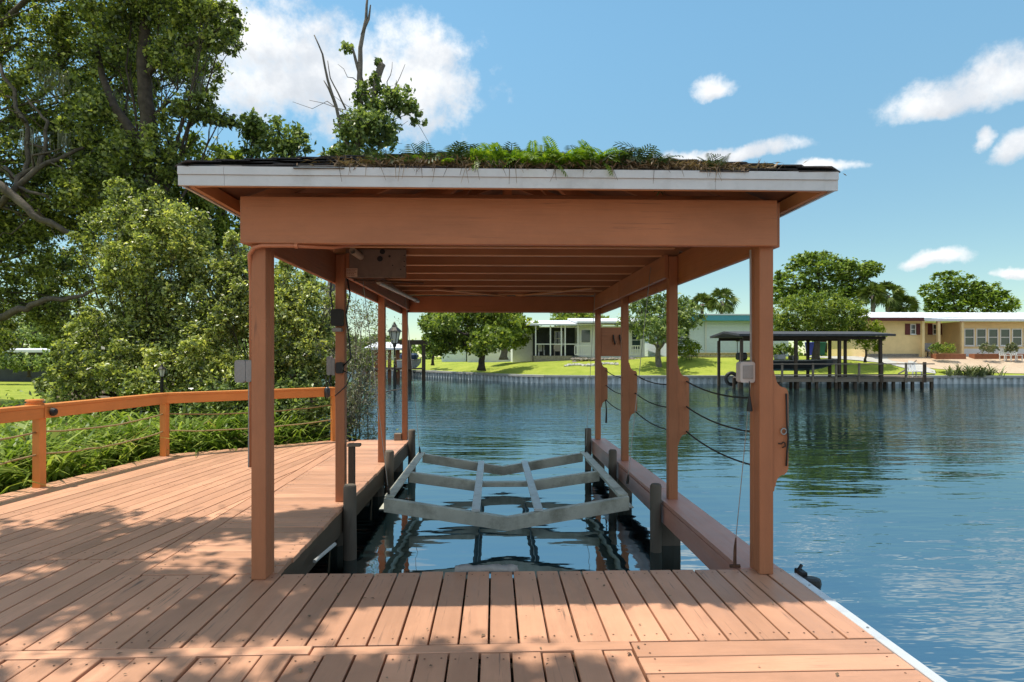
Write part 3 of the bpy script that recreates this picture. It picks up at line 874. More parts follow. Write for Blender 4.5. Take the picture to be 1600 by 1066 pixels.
# roof deck
m = MB()
A, B_, C_, D_ = (EX0, EY0), (EX1, EY0), (EX1, EY1), (EX0, EY1)
R0, R1 = (CX, EY0 + HALF), (CX, EY1 - HALF)
def roofsheet(dz, grow=0.0):
    g_ = grow
    return [(EX0 - g_, EY0 - g_, EZ + dz), (EX1 + g_, EY0 - g_, EZ + dz), (EX1 + g_, EY1 + g_, EZ + dz), (EX0 - g_, EY1 + g_, EZ + dz), (CX, R0[1], RZ + dz), (CX, R1[1], RZ + dz)]
m.add(roofsheet(-0.02) + roofsheet(-0.002), [(1, 0, 4), (2, 1, 4, 5), (3, 2, 5), (0, 3, 5, 4), (6, 7, 10), (7, 8, 11, 10), (8, 9, 11), (9, 6, 10, 11), (0, 1, 7, 6), (1, 2, 8, 7), (2, 3, 9, 8), (3, 0, 6, 9)])
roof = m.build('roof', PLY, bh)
# shingles: the front hip piece by piece, the other slopes joined
ca = math.cos(math.atan(SLOPE)); EXPO, TAB = 0.14, 0.305
def shingle_quad(x0, x1, s0, s1, lift):
    """points on the front slope; s is distance up-slope from the eave"""
    r = []
    for (x, s_) in ((x0, s0), (x1, s0), (x1, s1), (x0, s1)):
        r.append(Vector((x, EY0 - 0.02 + s_ * ca, EZ + (s_ * ca - 0.02) * SLOPE + lift * (1.6 if s_ == s0 else 0.35))))
    return r
for c in range(15):
    s0 = c * EXPO; y0 = s0 * ca; half = HALF + 0.02 - y0
    if half < 0.12: break
    x = CX - half - RNG.uniform(0, TAB)
    while x < CX + half:
        xa, xb = max(x + 0.002, CX - half), min(x + TAB - 0.002, CX + half)
        if xb - xa > 0.04:
            lf = 0.006 + abs(RNG.normal()) * 0.006
            s1 = s0 + EXPO * 1.25
            q = shingle_quad(xa, xb, s0 + RNG.normal() * 0.006, s1, lf)
            lim = HALF + 0.02 - s1 * ca
            q[2].x = min(q[2].x, CX + lim + 0.02); q[3].x = max(q[3].x, CX - lim - 0.02)
            q[1].z += RNG.normal() * 0.004; q[0].z += RNG.normal() * 0.004
            dn = Vector((0, 0, -0.006))
            MB().add(q + [p + dn for p in q], [(0, 1, 2, 3), (7, 6, 5, 4), (0, 4, 5, 1), (1, 5, 6, 2), (3, 2, 6, 7), (0, 3, 7, 4)]).build('shingle', SHINGLE, roof)
        x += TAB
m = MB()
for c in range(15):
    s0 = c * EXPO * ca - 0.02; s1 = s0 + EXPO * 1.2 * ca
    for side in (-1, 1):
        xa, xb = CX + side * (HALF - s0), CX + side * max(HALF - s1, 0)
        za, zb = EZ + s0 * SLOPE + 0.014, EZ + s1 * SLOPE + 0.005
        ya, yb = EY0 + s0, EY1 - s0; y = ya
        while y < yb - 0.05:
            y2 = min(y + TAB * RNG.uniform(0.95, 1.0), yb)
            l = RNG.uniform(0, 0.005)
            q = [(xa, y, za + l), (xa, y2 - 0.004, za + l), (xb, min(y2 - 0.004, EY1 - s1), zb), (xb, max(y, EY0 + s1), zb)]
            if side > 0: q = q
            m.add(q, [(3, 2, 1, 0) if side < 0 else (0, 1, 2, 3)]); y += TAB
    half = HALF - s0
    if half > 0.1:
        m.add([(CX - half, EY1 - s0, EZ + s0 * SLOPE + 0.014), (CX + half, EY1 - s0, EZ + s0 * SLOPE + 0.014), (CX + max(half - (s1 - s0), 0), EY1 - s1, EZ + s1 * SLOPE + 0.005), (CX - max(half - (s1 - s0), 0), EY1 - s1, EZ + s1 * SLOPE + 0.005)], [(3, 2, 1, 0)])
tag(m.build('shingle_field', SHINGLE, roof), kind='stuff')
m = MB()
for i in range(16):                                                   # hip caps
    for s_ in (-1, 1):
        t0, t1 = i / 16, (i + 1.15) / 16
        p = Vector((CX + s_ * (HALF + 0.01) * (1 - t0), EY0 - 0.01 + HALF * t0, EZ + HALF * SLOPE * t0 + 0.020)); q = Vector((CX + s_ * (HALF + 0.01) * (1 - t1), EY0 + HALF * t1, EZ + HALF * SLOPE * t1 + 0.012))
        m.bar(p, q, 0.16, 0.008)
tag(m.build('hip_caps', SHINGLE, roof), kind='stuff')
# aluminium fascia: two stepped bands, lapped at a joint
def fascia(p, q, nrm):
    p, q, nrm = Vector(p), Vector(q), Vector(nrm)
    MB().bar(p + nrm * 0.010 + Vector((0, 0, EZ - 0.022)), q + nrm * 0.010 + Vector((0, 0, EZ - 0.022)), 0.024, 0.048).build('fascia_band', FASCIA, bh)
    MB().bar(p + nrm * 0.004 + Vector((0, 0, EZ - 0.0785)), q + nrm * 0.004 + Vector((0, 0, EZ - 0.0785)), 0.018, 0.063).build('fascia_band', FASCIA, bh)
y_ = EY0
fascia((EX0 - 0.02, y_, 0), (-1.60, y_, 0), (0, -1, 0)); fascia((-1.598, y_, 0), (1.35, y_, 0), (0, -1, 0)); fascia((1.352, y_, 0), (EX1 + 0.02, y_, 0), (0, -1, 0))
fascia((EX0, EY0 + 0.012, 0), (EX0, EY1, 0), (-1, 0, 0)); fascia((EX1, EY1, 0), (EX1, EY0 + 0.012, 0), (1, 0, 0)); fascia((EX1, EY1, 0), (EX0, EY1, 0), (0, 1, 0))
for (p, q) in (((EX0 + 0.03, EY0 + 0.03), (EX1 - 0.03, EY0 + 0.03)), ((EX0 + 0.03, EY0 + 0.05), (EX0 + 0.03, EY1 - 0.03)), ((EX1 - 0.03, EY0 + 0.05), (EX1 - 0.03, EY1 - 0.03))):
    MB().bar((*p, EZ - 0.065), (*q, EZ - 0.065), 0.034, 0.08).build('sub_fascia', RAW_Y, bh)
# scalloped rope brackets on the outside of the canal-side posts
def bracket_poly(x0, w, z0, z1):
    """outline in (x, z): straight back edge, ogee steps at both ends"""
    p = [(x0, z1), (x0 + 0.012, z1)]
    def step(zs, s_):
        r = []
        for k in range(7):
            t = k / 6 * math.pi / 2
            r.append((x0 + 0.022 + (w - 0.050) * (1 - math.cos(t)) , zs - s_ * 0.075 * math.sin(t) - s_ * 0.035))
        return r
    p += [(x0 + 0.016, z1 - 0.03)] + step(z1, 1)
    p += [(x0 + w - 0.014, z1 - 0.118), (x0 + w - 0.003, z1 - 0.135), (x0 + w, z1 - 0.16), (x0 + w, z0 + 0.15), (x0 + w - 0.012, z0 + 0.125)]
    p += step(z0, -1)[::-1]
    p += [(x0 + 0.016, z0 + 0.03), (x0 + 0.012, z0), (x0, z0)]
    return p
for i, y in enumerate(PY):
    poly = bracket_poly(XR + 0.047, 0.118 if i else 0.108, 0.545, 1.345)
    MB().prism(poly[::-1], (y - 0.028, y + 0.010), 'y').build('rope_bracket', PAINT_Z, bh)
# canal-side walkway carrying the posts
ww = empty('walkway', (1.82, 7.3, 0), 'narrow single plank walkway under the posts on the canal side of slip', 'walkway')
for (ya, yb) in ((4.13, 6.6), (6.606, 10.72)):
    o = plank(1.685, 1.957, ya, yb, 'y', nails=True, parent=ww, mat=WALK)
for x in (1.70, 1.935):
    MB().bar((x, 4.13, -0.13), (x, 10.7, -0.13), 0.036, 0.178).build('rim_board', WALK, ww)
for y in (4.6, 6.3, 8.5, 10.6):
    MB().cbox(1.722, 1.915, y - 0.07, y + 0.07, -2.1, -0.045, 0.006).build('pile', PILE, ww)

# piles standing in the slip
for (x, y, top, r, lab) in ((-1.375, 5.93, 0.21, 0.062, 'round grey pile against the left slip edge, nearest the lens'),
                       (-1.375, 8.17, 0.19, 0.058, 'round grey pile on the left slip edge, at the third post'),
                       (-1.372, 10.38, 0.20, 0.060, 'round dark pile on the left slip edge, at the farthest post'),
                       (1.615, 6.06, 0.17, 0.056, 'round grey pile against the walkway, nearest the lens'),
                       (1.615, 8.27, 0.17, 0.054, 'round grey pile against the walkway, at the third post'),
                       (1.615, 10.45, 0.20, 0.056, 'dark pile against the walkway, at the farthest post')):
    m = MB(); n = 14
    prof = [(r * 1.05, -2.1), (r * 1.06, -0.9), (r * 1.02, -0.4), (r, -0.05), (r * 0.98, top - 0.02), (r * 0.82, top), (r * 0.3, top - 0.006)]
    m.lathe((x, y, 0), prof, n)
    m.v = [(a + RNG.normal() * 0.0025, b + RNG.normal() * 0.0025, c) for (a, b, c) in m.v]
    tag(m.build('slip_pile', PILE, None, smooth=True), lab, 'pile', 'piles in the slip')
sp = empty('mooring_post', (-1.405, 6.08, 0), 'short dark square post with a flat cap beside second left post', 'post')
MB().cbox(-1.432, -1.372, 6.10, 6.16, -1.5, 0.545, 0.004).build('shaft', DARKWOOD, sp)
MB().cbox(-1.44, -1.315, 6.09, 6.17, 0.546, 0.575, 0.004).build('cap', GREYWOOD, sp)
tag(MB().cbox(-1.69, -1.568, 10.49, 10.60, 0.0, 0.115, 0.006).build('cleat_block', GREYWOOD), 'small wooden block at the foot of the farthest left post', 'block')

# ------------------------------------------------------------------ boat lift
LX0, LX1, LY0, LY1 = -1.13, 1.415, 6.32, 9.30
LCX = (LX0 + LX1) / 2
lift = empty('boat_lift', (LCX, 7.8, -0.35), 'V shaped aluminium boat lift cradle hanging above the water in slip', 'boat lift')
def channel(pts, y0, name, dep=0.085, h=0.135, t=0.012, open_=1):
    """C-channel following the polyline (x, z of its top edge); web at y0, flanges run to y0+dep"""
    m = MB()
    for (a, b) in zip(pts, pts[1:]):
        def slab(ya, yb, za, zb):
            v = [(a[0], y, a[1] + z) for z in (za, zb) for y in (ya, yb)] + [(b[0], y, b[1] + z) for z in (za, zb) for y in (ya, yb)]
            m.add(v, [(0, 4, 5, 1), (2, 3, 7, 6), (0, 2, 6, 4), (1, 5, 7, 3), (0, 1, 3, 2), (4, 6, 7, 5)])
        slab(y0, y0 + t, -h, 0)
        slab(y0 + t, y0 + dep, -t, 0)
        slab(y0 + t, y0 + dep, -h, -h + t)
    return m.build(name, ALU, lift)
ZT, ZV = -0.02, -0.225
channel([(LX0 + 0.01, ZT), (LCX, ZV), (LX1 - 0.01, ZT)], LY0, 'front_beam')
bx = 0.325
channel([(LX0 + 0.07, ZT - 0.005), (LCX - bx, ZV + 0.075)], 7.76, 'middle_beam', h=0.125)
channel([(LCX - bx, ZV + 0.06), (LCX + bx, ZV + 0.06)], 7.80, 'middle_beam', h=0.06, dep=0.10)
channel([(LCX + bx, ZV + 0.075), (LX1 - 0.07, ZT - 0.005)], 7.76, 'middle_beam', h=0.125)
channel([(LX0 + 0.07, ZT - 0.005), (LCX, ZV), (LX1 - 0.07, ZT - 0.005)], LY1 - 0.09, 'back_beam', h=0.13)
for (x, s_, nm) in ((LX0, 1, 'side_beam'), (LX1, -1, 'side_beam')):
    m = MB()
    m.box(min(x, x + s_ * 0.012), max(x, x + s_ * 0.012), LY0 + 0.10, LY1, ZT - 0.13, ZT + 0.008)
    m.box(min(x + s_ * 0.0125, x + s_ * 0.10), max(x + s_ * 0.0125, x + s_ * 0.10), LY0 + 0.10, LY1, ZT - 0.006, ZT + 0.006)
    m.box(min(x - s_ * 0.05, x - s_ * 0.0005), max(x - s_ * 0.05, x - s_ * 0.0005), LY0 + 0.06, LY1, ZT - 0.13, ZT - 0.118)
    m.build(nm, ALU, lift)
for s_ in (-1, 1):
    x = LCX + s_ * bx; z = ZV + (ZT - ZV) * bx / (LX1 - LCX)
    m = MB(); m.cbox(x - 0.045, x + 0.045, LY0 + 0.03, LY1 - 0.02, z + 0.004, z + 0.03, 0.003)
    m.box(x - 0.010, x + 0.010, LY0 + 0.10, LY1 - 0.10, z - 0.06, z + 0.004)
    m.build('bunk', ALUB, lift)
def cable(p, q, name='cable', r=0.004): return MB().tube([p, q], r, 6).build(name, STEEL, lift)
for (p, q) in (((-1.34, 9.34, 2.40), (-1.10, 9.24, ZT)), ((-1.40, 6.55, 2.40), (-1.10, 6.50, ZT)), ((1.55, 9.34, 2.40), (1.39, 9.24, ZT)), ((1.70, 6.60, 2.40), (1.425, 6.50, ZT + 0.1))):
    cable(p, q)
    d = (Vector(p) - Vector(q)).normalized()
    MB().tube([Vector(q), Vector(q) + d * 0.05, Vector(q) + d * 0.10], [0.014, 0.016, 0.007], 8).build('turnbuckle', IRON, lift)
# front stay with turnbuckle at the right front post
st = empty('stay_cable', (1.66, 4.16, 0.0), 'thin steel stay cable with turnbuckle at foot of the right front post', 'cable')
MB().tube([(1.66, 4.16, 0.20), (1.745, 4.105, 1.32)], 0.0028, 6).build('cable', STEEL, st)
MB().tube([(1.655, 4.165, 0.0), (1.655, 4.165, 0.06), (1.656, 4.164, 0.13), (1.66, 4.16, 0.20)], [0.012, 0.011, 0.010, 0.004], 8).build('turnbuckle', RUST, st)
MB().tube([(1.62, 4.165, 0.004), (1.69, 4.165, 0.004)], 0.012, 8).build('foot_plate', RUST, st)

# lift headboard with stub pipe, drive pipe and warning plate
hb = empty('hoist_panel', (-1.17, 6.18, 2.2), 'grey stained plywood hoist panel with round holes at left under roof', 'panel')
MB().cbox(-1.462, -0.868, 6.13, 6.155, 2.218, 2.50, 0.003).build('board', PANEL, hb)
def ring(c, r, name, mat): return MB().tube([Vector(c), Vector(c) + Vector((0, -0.004, 0))], r, 14).build(name, mat, hb)
for (x, z, r) in ((-1.10, 2.475, 0.026), (-1.125, 2.405, 0.028), (-1.03, 2.43, 0.012), (-0.92, 2.30, 0.006), (-0.885, 2.33, 0.006), (-0.885, 2.38, 0.006), (-0.885, 2.44, 0.006), (-1.0, 2.34, 0.006)):
    ring((x, 6.129, z), r, 'bolt_hole', BLACK)
pp = MB(); pts = []
for k in range(16):
    t = 2 * math.pi * k / 16; pts.append((math.cos(t), math.sin(t)))
for (ra, rb, y0, y1) in ((0.034, 0.034, 6.129, 6.02),):
    v = []
    for (r, y) in ((0.034, 6.129), (0.034, 5.99), (0.027, 5.99), (0.027, 6.129)):
        v += [(-1.315 + r * a - (6.129 - y) * 0.35, y, 2.425 + r * b + (6.129 - y) * 0.25) for (a, b) in pts]
    f = [(i * 16 + k, i * 16 + (k + 1) % 16, (i + 1) * 16 + (k + 1) % 16, (i + 1) * 16 + k) for i in range(3) for k in range(16)]
    pp.add(v, f)
pp.build('pipe_stub', PVC, hb)
sg = empty('warning_plate', (-1.37, 6.10, 2.22), 'small tan warning plate with lines of print on grey panel', 'sign')
MB().cbox(-1.452, -1.345, 6.118, 6.124, 2.225, 2.310, 0.001).build('plate', SIGNP, sg)
m = MB()
for i, w in enumerate((0.085, 0.07, 0.08, 0.055, 0.065)):
    z = 2.298 - 0.0145 * i; x = -1.445
    while x < -1.44 + w:
        l = RNG.uniform(0.008, 0.02); m.box(x, min(x + l, -1.352), 6.1155, 6.117, z - 0.0035, z + 0.0035); x += l + 0.004
m.build('print', SIGNT, sg)
dp = empty('drive_pipe', (-1.2, 6.9, 2.2), 'long tan drive pipe running back under the left roof beam', 'pipe')
MB().tube([(-1.16, 6.25, 2.185), (-1.145, 9.4, 2.27)], 0.024, 12).build('pipe', PVC, dp)
MB().tube([(-1.40, 6.20, 2.20), (-0.72, 6.35, 2.19)], 0.011, 8).build('rod', RUST, dp)
MB().tube([(-1.147, 9.0, 2.259), (-1.146, 9.12, 2.262)], 0.034, 10).build('coupling', BOXG, dp)
# conduit on the left front post, bending along the beam
pts = [(-1.575, 4.05, 0.72), (-1.577, 4.05, 1.9), (-1.575, 4.03, 2.02), (-1.565, 3.99, 2.095), (-1.53, 3.975, 2.135), (-1.48, 3.97, 2.148), (-1.30, 3.972, 2.150), (-1.05, 4.04, 2.152), (-0.9, 4.15, 2.20)]
cdt = empty('conduit', (-1.575, 4.02, 0.72), 'painted conduit pipe bending over the top of the left front post', 'pipe')
MB().tube(pts, 0.0135, 8).build('pipe', CONDUIT, cdt, smooth=True)
MB().tube([(-1.27, 3.972, 2.150), (-1.25, 3.972, 2.150)], 0.018, 10).build('coupling', CONDUIT, cdt)

# small electrical boxes
def rbox(x0, x1, y0, y1, z0, z1, name, mat, parent, r=0.018):
    poly = []
    for (cx, cz, a0) in ((x1 - r, z1 - r, 0), (x0 + r, z1 - r, 90), (x0 + r, z0 + r, 180), (x1 - r, z0 + r, 270)):
        for k in range(5):
            t = math.radians(a0 + 22.5 * k); poly.append((cx + r * math.cos(t), cz + r * math.sin(t)))
    return MB().prism(poly, (y0, y1), 'y').build(name, mat, parent)
eb = empty('outlet_box', (-1.64, 4.03, 1.27), 'weathered grey double outlet box on outer side of left front post', 'outlet box')
rbox(-1.672, -1.604, 4.02, 4.10, 1.272, 1.418, 'box', BOXG, eb); rbox(-1.601, -1.564, 4.02, 4.10, 1.276, 1.418, 'box', BOXG, eb, 0.01)
MB().tube([(-1.585, 4.055, 1.272), (-1.587, 4.055, 0.72)], 0.012, 8).build('conduit', BOXG, eb)
eb = empty('outlet_box', (-1.63, 6.15, 1.26), 'grey outlet box with dark lead on the second left post', 'outlet box')
rbox(-1.648, -1.604, 6.12, 6.20, 1.25, 1.44, 'box', BOXG, eb); rbox(-1.602, -1.567, 6.12, 6.20, 1.25, 1.42, 'box', BOXG, eb, 0.01)
MB().tube([(-1.61, 6.14, 1.25), (-1.615, 6.10, 1.18), (-1.60, 6.10, 1.14)], 0.009, 6).build('lead', BLACK, eb)
eb = empty('switch_box', (-1.49, 6.1, 1.3), 'black socket box with coiled lead halfway up the second left post', 'switch box')
rbox(-1.545, -1.475, 6.06, 6.112, 1.27, 1.38, 'box', BLACK, eb); 
MB().tube([(-1.48, 6.09, 1.34), (-1.40, 6.08, 1.42), (-1.42, 6.09, 1.60), (-1.45, 6.09, 1.85), (-1.41, 6.09, 2.05), (-1.44, 6.1, 2.2)], 0.008, 6).build('lead', BLACK, eb, smooth=True)
MB().tube([(-1.48, 6.08, 1.30), (-1.40, 6.08, 1.26), (-1.44, 6.07, 1.15), (-1.55, 6.06, 1.05)], 0.006, 6).build('lead', BLACK, eb, smooth=True)
eb = empty('control_box', (-1.55, 6.1, 1.7), 'dark green control box high on the second left post', 'control box')
rbox(-1.585, -1.475, 6.04, 6.112, 1.735, 1.90, 'box', IRON, eb); rbox(-1.575, -1.485, 6.045, 6.11, 1.68, 1.715, 'cover', BOXG, eb, 0.008)
MB().tube([(-1.575, 6.07, 1.90), (-1.60, 6.09, 2.05), (-1.598, 6.1, 2.20)], 0.008, 6).build('lead', BLACK, eb)
sb = empty('switch_box', (1.70, 4.02, 1.25), 'pale grey lift switch box on the right front post', 'switch box')
rbox(1.657, 1.757, 4.075, 4.15, 1.265, 1.405, 'box', BOXW, sb); MB().cbox(1.672, 1.742, 4.070, 4.0745, 1.29, 1.38, 0.002).build('cover', BOXG, sb)
MB().tube([(1.735, 4.09, 1.405), (1.735, 4.10, 2.16)], 0.0065, 8).build('conduit', BOXG, sb)
tag(MB().lathe((1.712, 4.06, 1.075), [(0.020, 0), (0.019, 0.02), (0.010, 0.075), (0.008, 0.09), (0.004, 0.12), (0.003, 0.20)], 10).build('hanging_weight', BLACK), 'black bell shaped pull weight hanging below pale switch box', 'weight')
# ropes strung through the brackets
RX = XR + 0.15
for (z, lab) in ((1.185, 'dark rope strung between the post brackets, topmost of three'), (0.93, 'dark rope strung between the post brackets, middle of three'), (0.68, 'dark rope strung between the post brackets, lowest of three')):
    pts = []
    for (a, b) in ((PY[3], PY[2]), (PY[2], PY[1]), (PY[1], PY[0])):
        for k in range(9):
            t = k / 9; pts.append((RX - 0.012, a + (b - a) * t - 0.03, z - 0.30 * t * (1 - t)))
    pts.append((RX - 0.012, PY[0] + 0.02, z))
    tag(MB().tube(pts, 0.0075, 6).build('guard_rope', DROPE, None, smooth=True), lab, 'rope', 'guard ropes')
bg_ = empty('bungee', (XR + 0.14, 4.02, 0.7), 'black bungee cord with hook hanging on the front scalloped bracket', 'cord')
x = XR + 0.135
MB().tube([(x, 4.015, 1.195), (x + 0.004, 4.014, 1.0), (x + 0.012, 4.012, 0.9), (x + 0.004, 4.014, 0.8), (x, 4.015, 0.715)], 0.0065, 6).build('strap', BLACK, bg_, smooth=True)
MB().tube([(x - 0.02 + 0.018 * math.cos(a), 4.010, 0.945 + 0.02 * math.sin(a)) for a in np.linspace(0, 2 * math.pi, 11)], 0.005, 6).build('ring', STEEL, bg_, smooth=True)
MB().tube([(x - 0.055, 4.012, 0.865), (x - 0.035, 4.010, 0.862), (x - 0.025, 4.008, 0.875), (x - 0.012, 4.008, 0.868), (x - 0.010, 4.01, 0.845), (x - 0.03, 4.012, 0.838)], 0.0045, 6).build('hook', IRON, bg_, smooth=True)
tag(MB().tube([(RX - 0.02, PY[3] - 0.03, 0.68), (RX - 0.005, PY[3] - 0.03, 0.5), (RX - 0.01, PY[3] - 0.03, 0.28)], [0.008, 0.012, 0.018], 6).build('rope_tail', DROPE), 'dark frayed rope tail hanging from the farthest bracket', 'rope')
pb = empty('hook_board', (2.05, 10.6, 1.43), 'brown board with two dark hooks fixed beside the farthest right post', 'board')
MB().cbox(1.858, 2.27, 10.56, 10.59, 1.43, 1.93, 0.004).build('board', PAINT_X, pb)
for x in (2.08, 2.19):
    MB().tube([(x - 0.012, 10.55, 1.80), (x - 0.008, 10.53, 1.72), (x + 0.012, 10.53, 1.66), (x + 0.018, 10.55, 1.64)], 0.014, 6).build('hook', IRON, pb)
# odds and ends at the slip
m = MB(); pts = wiggle((-0.26, 4.150, 0.0), (0.16, 4.155, 0.0), 10, 0.02)
m.tube(pts, 0.030, 8); m.v = [(a + RNG.normal() * 0.004, b + RNG.normal() * 0.004, c + RNG.normal() * 0.004) for (a, b, c) in m.v]
tag(m.build('foam_fender', BOXG, None, smooth=True), 'frayed grey foam fender tucked along the front edge of slip', 'fender')
tag(MB().tube([(-1.37, 4.75, -0.13), (-1.29, 5.05, -0.09)], 0.014, 8).build('drain_pipe', ALUB), 'short white pipe poking from the left slip edge', 'pipe')
bl = empty('dock_light', (2.06, 3.98, -0.02), 'black dock bumper fixed outside the aluminium edge near right front post', 'bumper')
MB().lathe((2.065, 3.93, -0.02), [(0.052, -0.05), (0.06, -0.01), (0.055, 0.018), (0.03, 0.026)], 12).build('body', BLACK, bl)
MB().cbox(2.013, 2.06, 3.965, 4.06, -0.012, 0.026, 0.006).build('bracket', BLACK, bl); MB().tube([(2.03, 4.03, 0.02), (2.06, 4.05, 0.045)], 0.012, 6).build('bolt', BLACK, bl)

# ------------------------------------------------------------------ railing
rl = empty('railing', (-4.85, 8.0, 0), 'orange painted timber railing with rope strands along the deck edge', 'railing')
RP = [Vector((-5.42, 3.4, 0)), Vector((-4.985, 6.90, 0)), Vector((-4.725, 8.98, 0)), Vector((-2.70, 10.50, 0))]
def oriented(p, q):
    d = (q - p).normalized(); return d, Vector((d.y, -d.x, 0))
def local_box(name, c, d, L, w, z0, z1, mat, parent, ch=0.004):
    """chamfered box whose local Y follows d"""
    me = MB().cbox(-w / 2, w / 2, -L / 2, L / 2, z0, z1, ch).mesh(name, mat)
    o = link(name, me, parent, loc=world_of(parent).inverted() @ Vector((c[0], c[1], 0)), rot=(0, 0, math.atan2(-d.x, d.y)))
    return o
for (p, q) in zip(RP, RP[1:]):
    d, nrm = oriented(p, q); L = (q - p).length
    c = (p + q) / 2
    local_box('cap_rail', c, d, L - 0.004, 0.135, 0.872, 0.908, RAIL, rl)
    c2 = c + nrm * 0.045
    local_box('face_rail', c2, d, L - 0.012, 0.036, 0.755, 0.8715, RAIL, rl)
    for z in (0.61, 0.36):
        pts = []
        for k in range(13):
            t = k / 12; a = p.lerp(q, t); pts.append((a.x, a.y, z - 0.22 * t * (1 - t) + RNG.normal() * 0.003))
        MB().tube(pts, 0.010, 7).build('rope', ROPE, rl, smooth=True)
for i, p in enumerate(RP):
    d = oriented(RP[max(i - 1, 0)], RP[max(i, 1)])[0]
    local_box('post', p, d, 0.09, 0.09, -0.45, 0.7545 if i else 0.754, RAILZ, rl)
pc = empty('post_cap', (-5.02, 6.86, 0.909), 'round stacked wooden cap standing on the railing over its post', 'post cap')
MB().lathe((-5.02, 6.88, 0.909), [(0.085, 0), (0.09, 0.012), (0.075, 0.016), (0.07, 0.035), (0.088, 0.040), (0.082, 0.055), (0.02, 0.06)], 16).build('disc', RAILZ, pc)
lp = empty('reflector', (-4.90, 6.95, 0.82), 'round black lamp button on the railing face at its post', 'lamp')
m = MB().lathe((0, 0, 0), [(0.045, 0), (0.045, 0.02), (0.036, 0.04), (0.018, 0.05)], 16)
me = m.mesh('housing', BLACK); o = link('housing', me, lp); o.location = (0.005, 0.02, 0); o.rotation_euler = (0, math.radians(90), 0)
sl_ = empty('solar_lamp', (-2.75, 10.38, 0.80), 'small dark solar lamp hooked over the far end of railing', 'lamp')
MB().lathe((-2.78, 10.36, 0.74), [(0.03, 0), (0.05, 0.02), (0.052, 0.14), (0.03, 0.17), (0.01, 0.18)], 12).build('body', HULL, sl_, smooth=True)
MB().tube([(-2.78, 10.36, 0.92), (-2.80, 10.38, 1.02), (-2.82, 10.42, 1.10)], 0.01, 6).build('hook', IRON, sl_)

def lantern(root, c, s, mats):
    """coach lantern: finial, hood, tapered glass with frame bars, collar; c = foot of the lantern"""
    c = Vector(c)
    MB().lathe(c, [(0.045 * s, 0), (0.05 * s, 0.06 * s), (0.08 * s, 0.10 * s)], 8).build('collar', mats[0], root)
    MB().lathe(c, [(0.075 * s, 0.10 * s), (0.145 * s, 0.40 * s)], 6).build('glass', mats[1], root)
    MB().lathe(c, [(0.20 * s, 0.40 * s), (0.18 * s, 0.43 * s), (0.07 * s, 0.53 * s), (0.075 * s, 0.55 * s), (0.04 * s, 0.60 * s), (0.012 * s, 0.66 * s)], 6).build('hood', mats[0], root)
    for k in range(6):
        t = 2 * math.pi * k / 6
        MB().tube([c + Vector((0.08 * s * math.cos(t), 0.08 * s * math.sin(t), 0.10 * s)), c + Vector((0.152 * s * math.cos(t), 0.152 * s * math.sin(t), 0.40 * s))], 0.010 * s, 5).build('frame_bar', mats[0], root)

# ------------------------------------------------------------------ plants on the roof
def frond_mesh(L, pairs, mat, curl, wl, name='frond'):
    """a pinnate fern frond: arching midrib with leaflets, base at origin, leaning along +X"""
    v, f = [], []
    def pos(t):
        a = math.radians(72) - curl * t
        return np.array([L * (t * math.cos(math.radians(72) - curl * t * 0.55)), 0, L * t * math.sin(math.radians(72) - curl * t * 0.62)])
    for i in range(pairs):
        t = 0.12 + 0.88 * i / (pairs - 1)
        p, p2 = pos(t), pos(min(t + 0.03, 1.0) + 1e-3)
        d = (p2 - p) / (np.linalg.norm(p2 - p) + 1e-9)
        w = wl * L * math.sin(math.pi * (0.15 + 0.80 * (1 - t) ** 0.9)) + 0.006
        for s_ in (-1, 1):
            side = np.array([0, s_, 0.0]) * w + d * w * 0.55 + np.array([0, 0, -0.25 * w])
            b = d * L * 0.058
            o = len(v)
            v += [p - b * 0.5, p + side * 0.5 + b * 0.5 - np.array([0, 0, .0]), p + side, p + side * 0.45 - b * 0.7]
            f.append((o, o + 1, o + 2, o + 3))
    for i in range(8):
        a, b = pos(i / 8), pos((i + 1) / 8); o = len(v); e = np.array([0, 0.0035 * L / 0.2, 0])
        v += [a - e, a + e, b + e, b - e]; f.append((o, o + 1, o + 2, o + 3))
    return np_mesh(name, np.array(v), np.array(f), mat)
FR = [frond_mesh(L, 16, L_FERN, c, w) for (L, c, w) in ((0.21, 1.2, 0.20), (0.25, 1.6, 0.18), (0.19, 0.7, 0.24), (0.24, 2.0, 0.19))]
FRD = [frond_mesh(L, 10, L_FERND, c, w) for (L, c, w) in ((0.14, 1.2, 0.34), (0.16, 1.8, 0.30), (0.12, 0.8, 0.36))]
def roof_top(x, y): return EZ + SLOPE * min(x - EX0, EX1 - x, y - EY0, EY1 - y) + 0.012
def fern(x, y, n, sc, lab, meshes, grp, lean=None):
    z = roof_top(x, y)
    r = empty('roof_fern', (x, y, z), lab, 'fern', grp)
    for i in range(n):
        o = link('frond', meshes[int(RNG.integers(len(meshes)))], r)
        a = 2 * math.pi * i / n + RNG.normal() * 0.35
        o.location = (RNG.normal() * 0.025, RNG.normal() * 0.02, -0.01); o.rotation_euler = (RNG.normal() * 0.22, RNG.normal() * 0.28 - 0.05, a)
        k = sc * RNG.uniform(0.8, 1.25); o.scale = (k, k, k)
    return r
pos_w = ['leftmost', 'second from the left', 'third from the left', 'fourth from the left', 'fifth from the left', 'sixth from the left', 'seventh from the left', 'eighth from the left', 'ninth from the left', 'tenth from the left', 'eleventh from the left', 'rightmost']
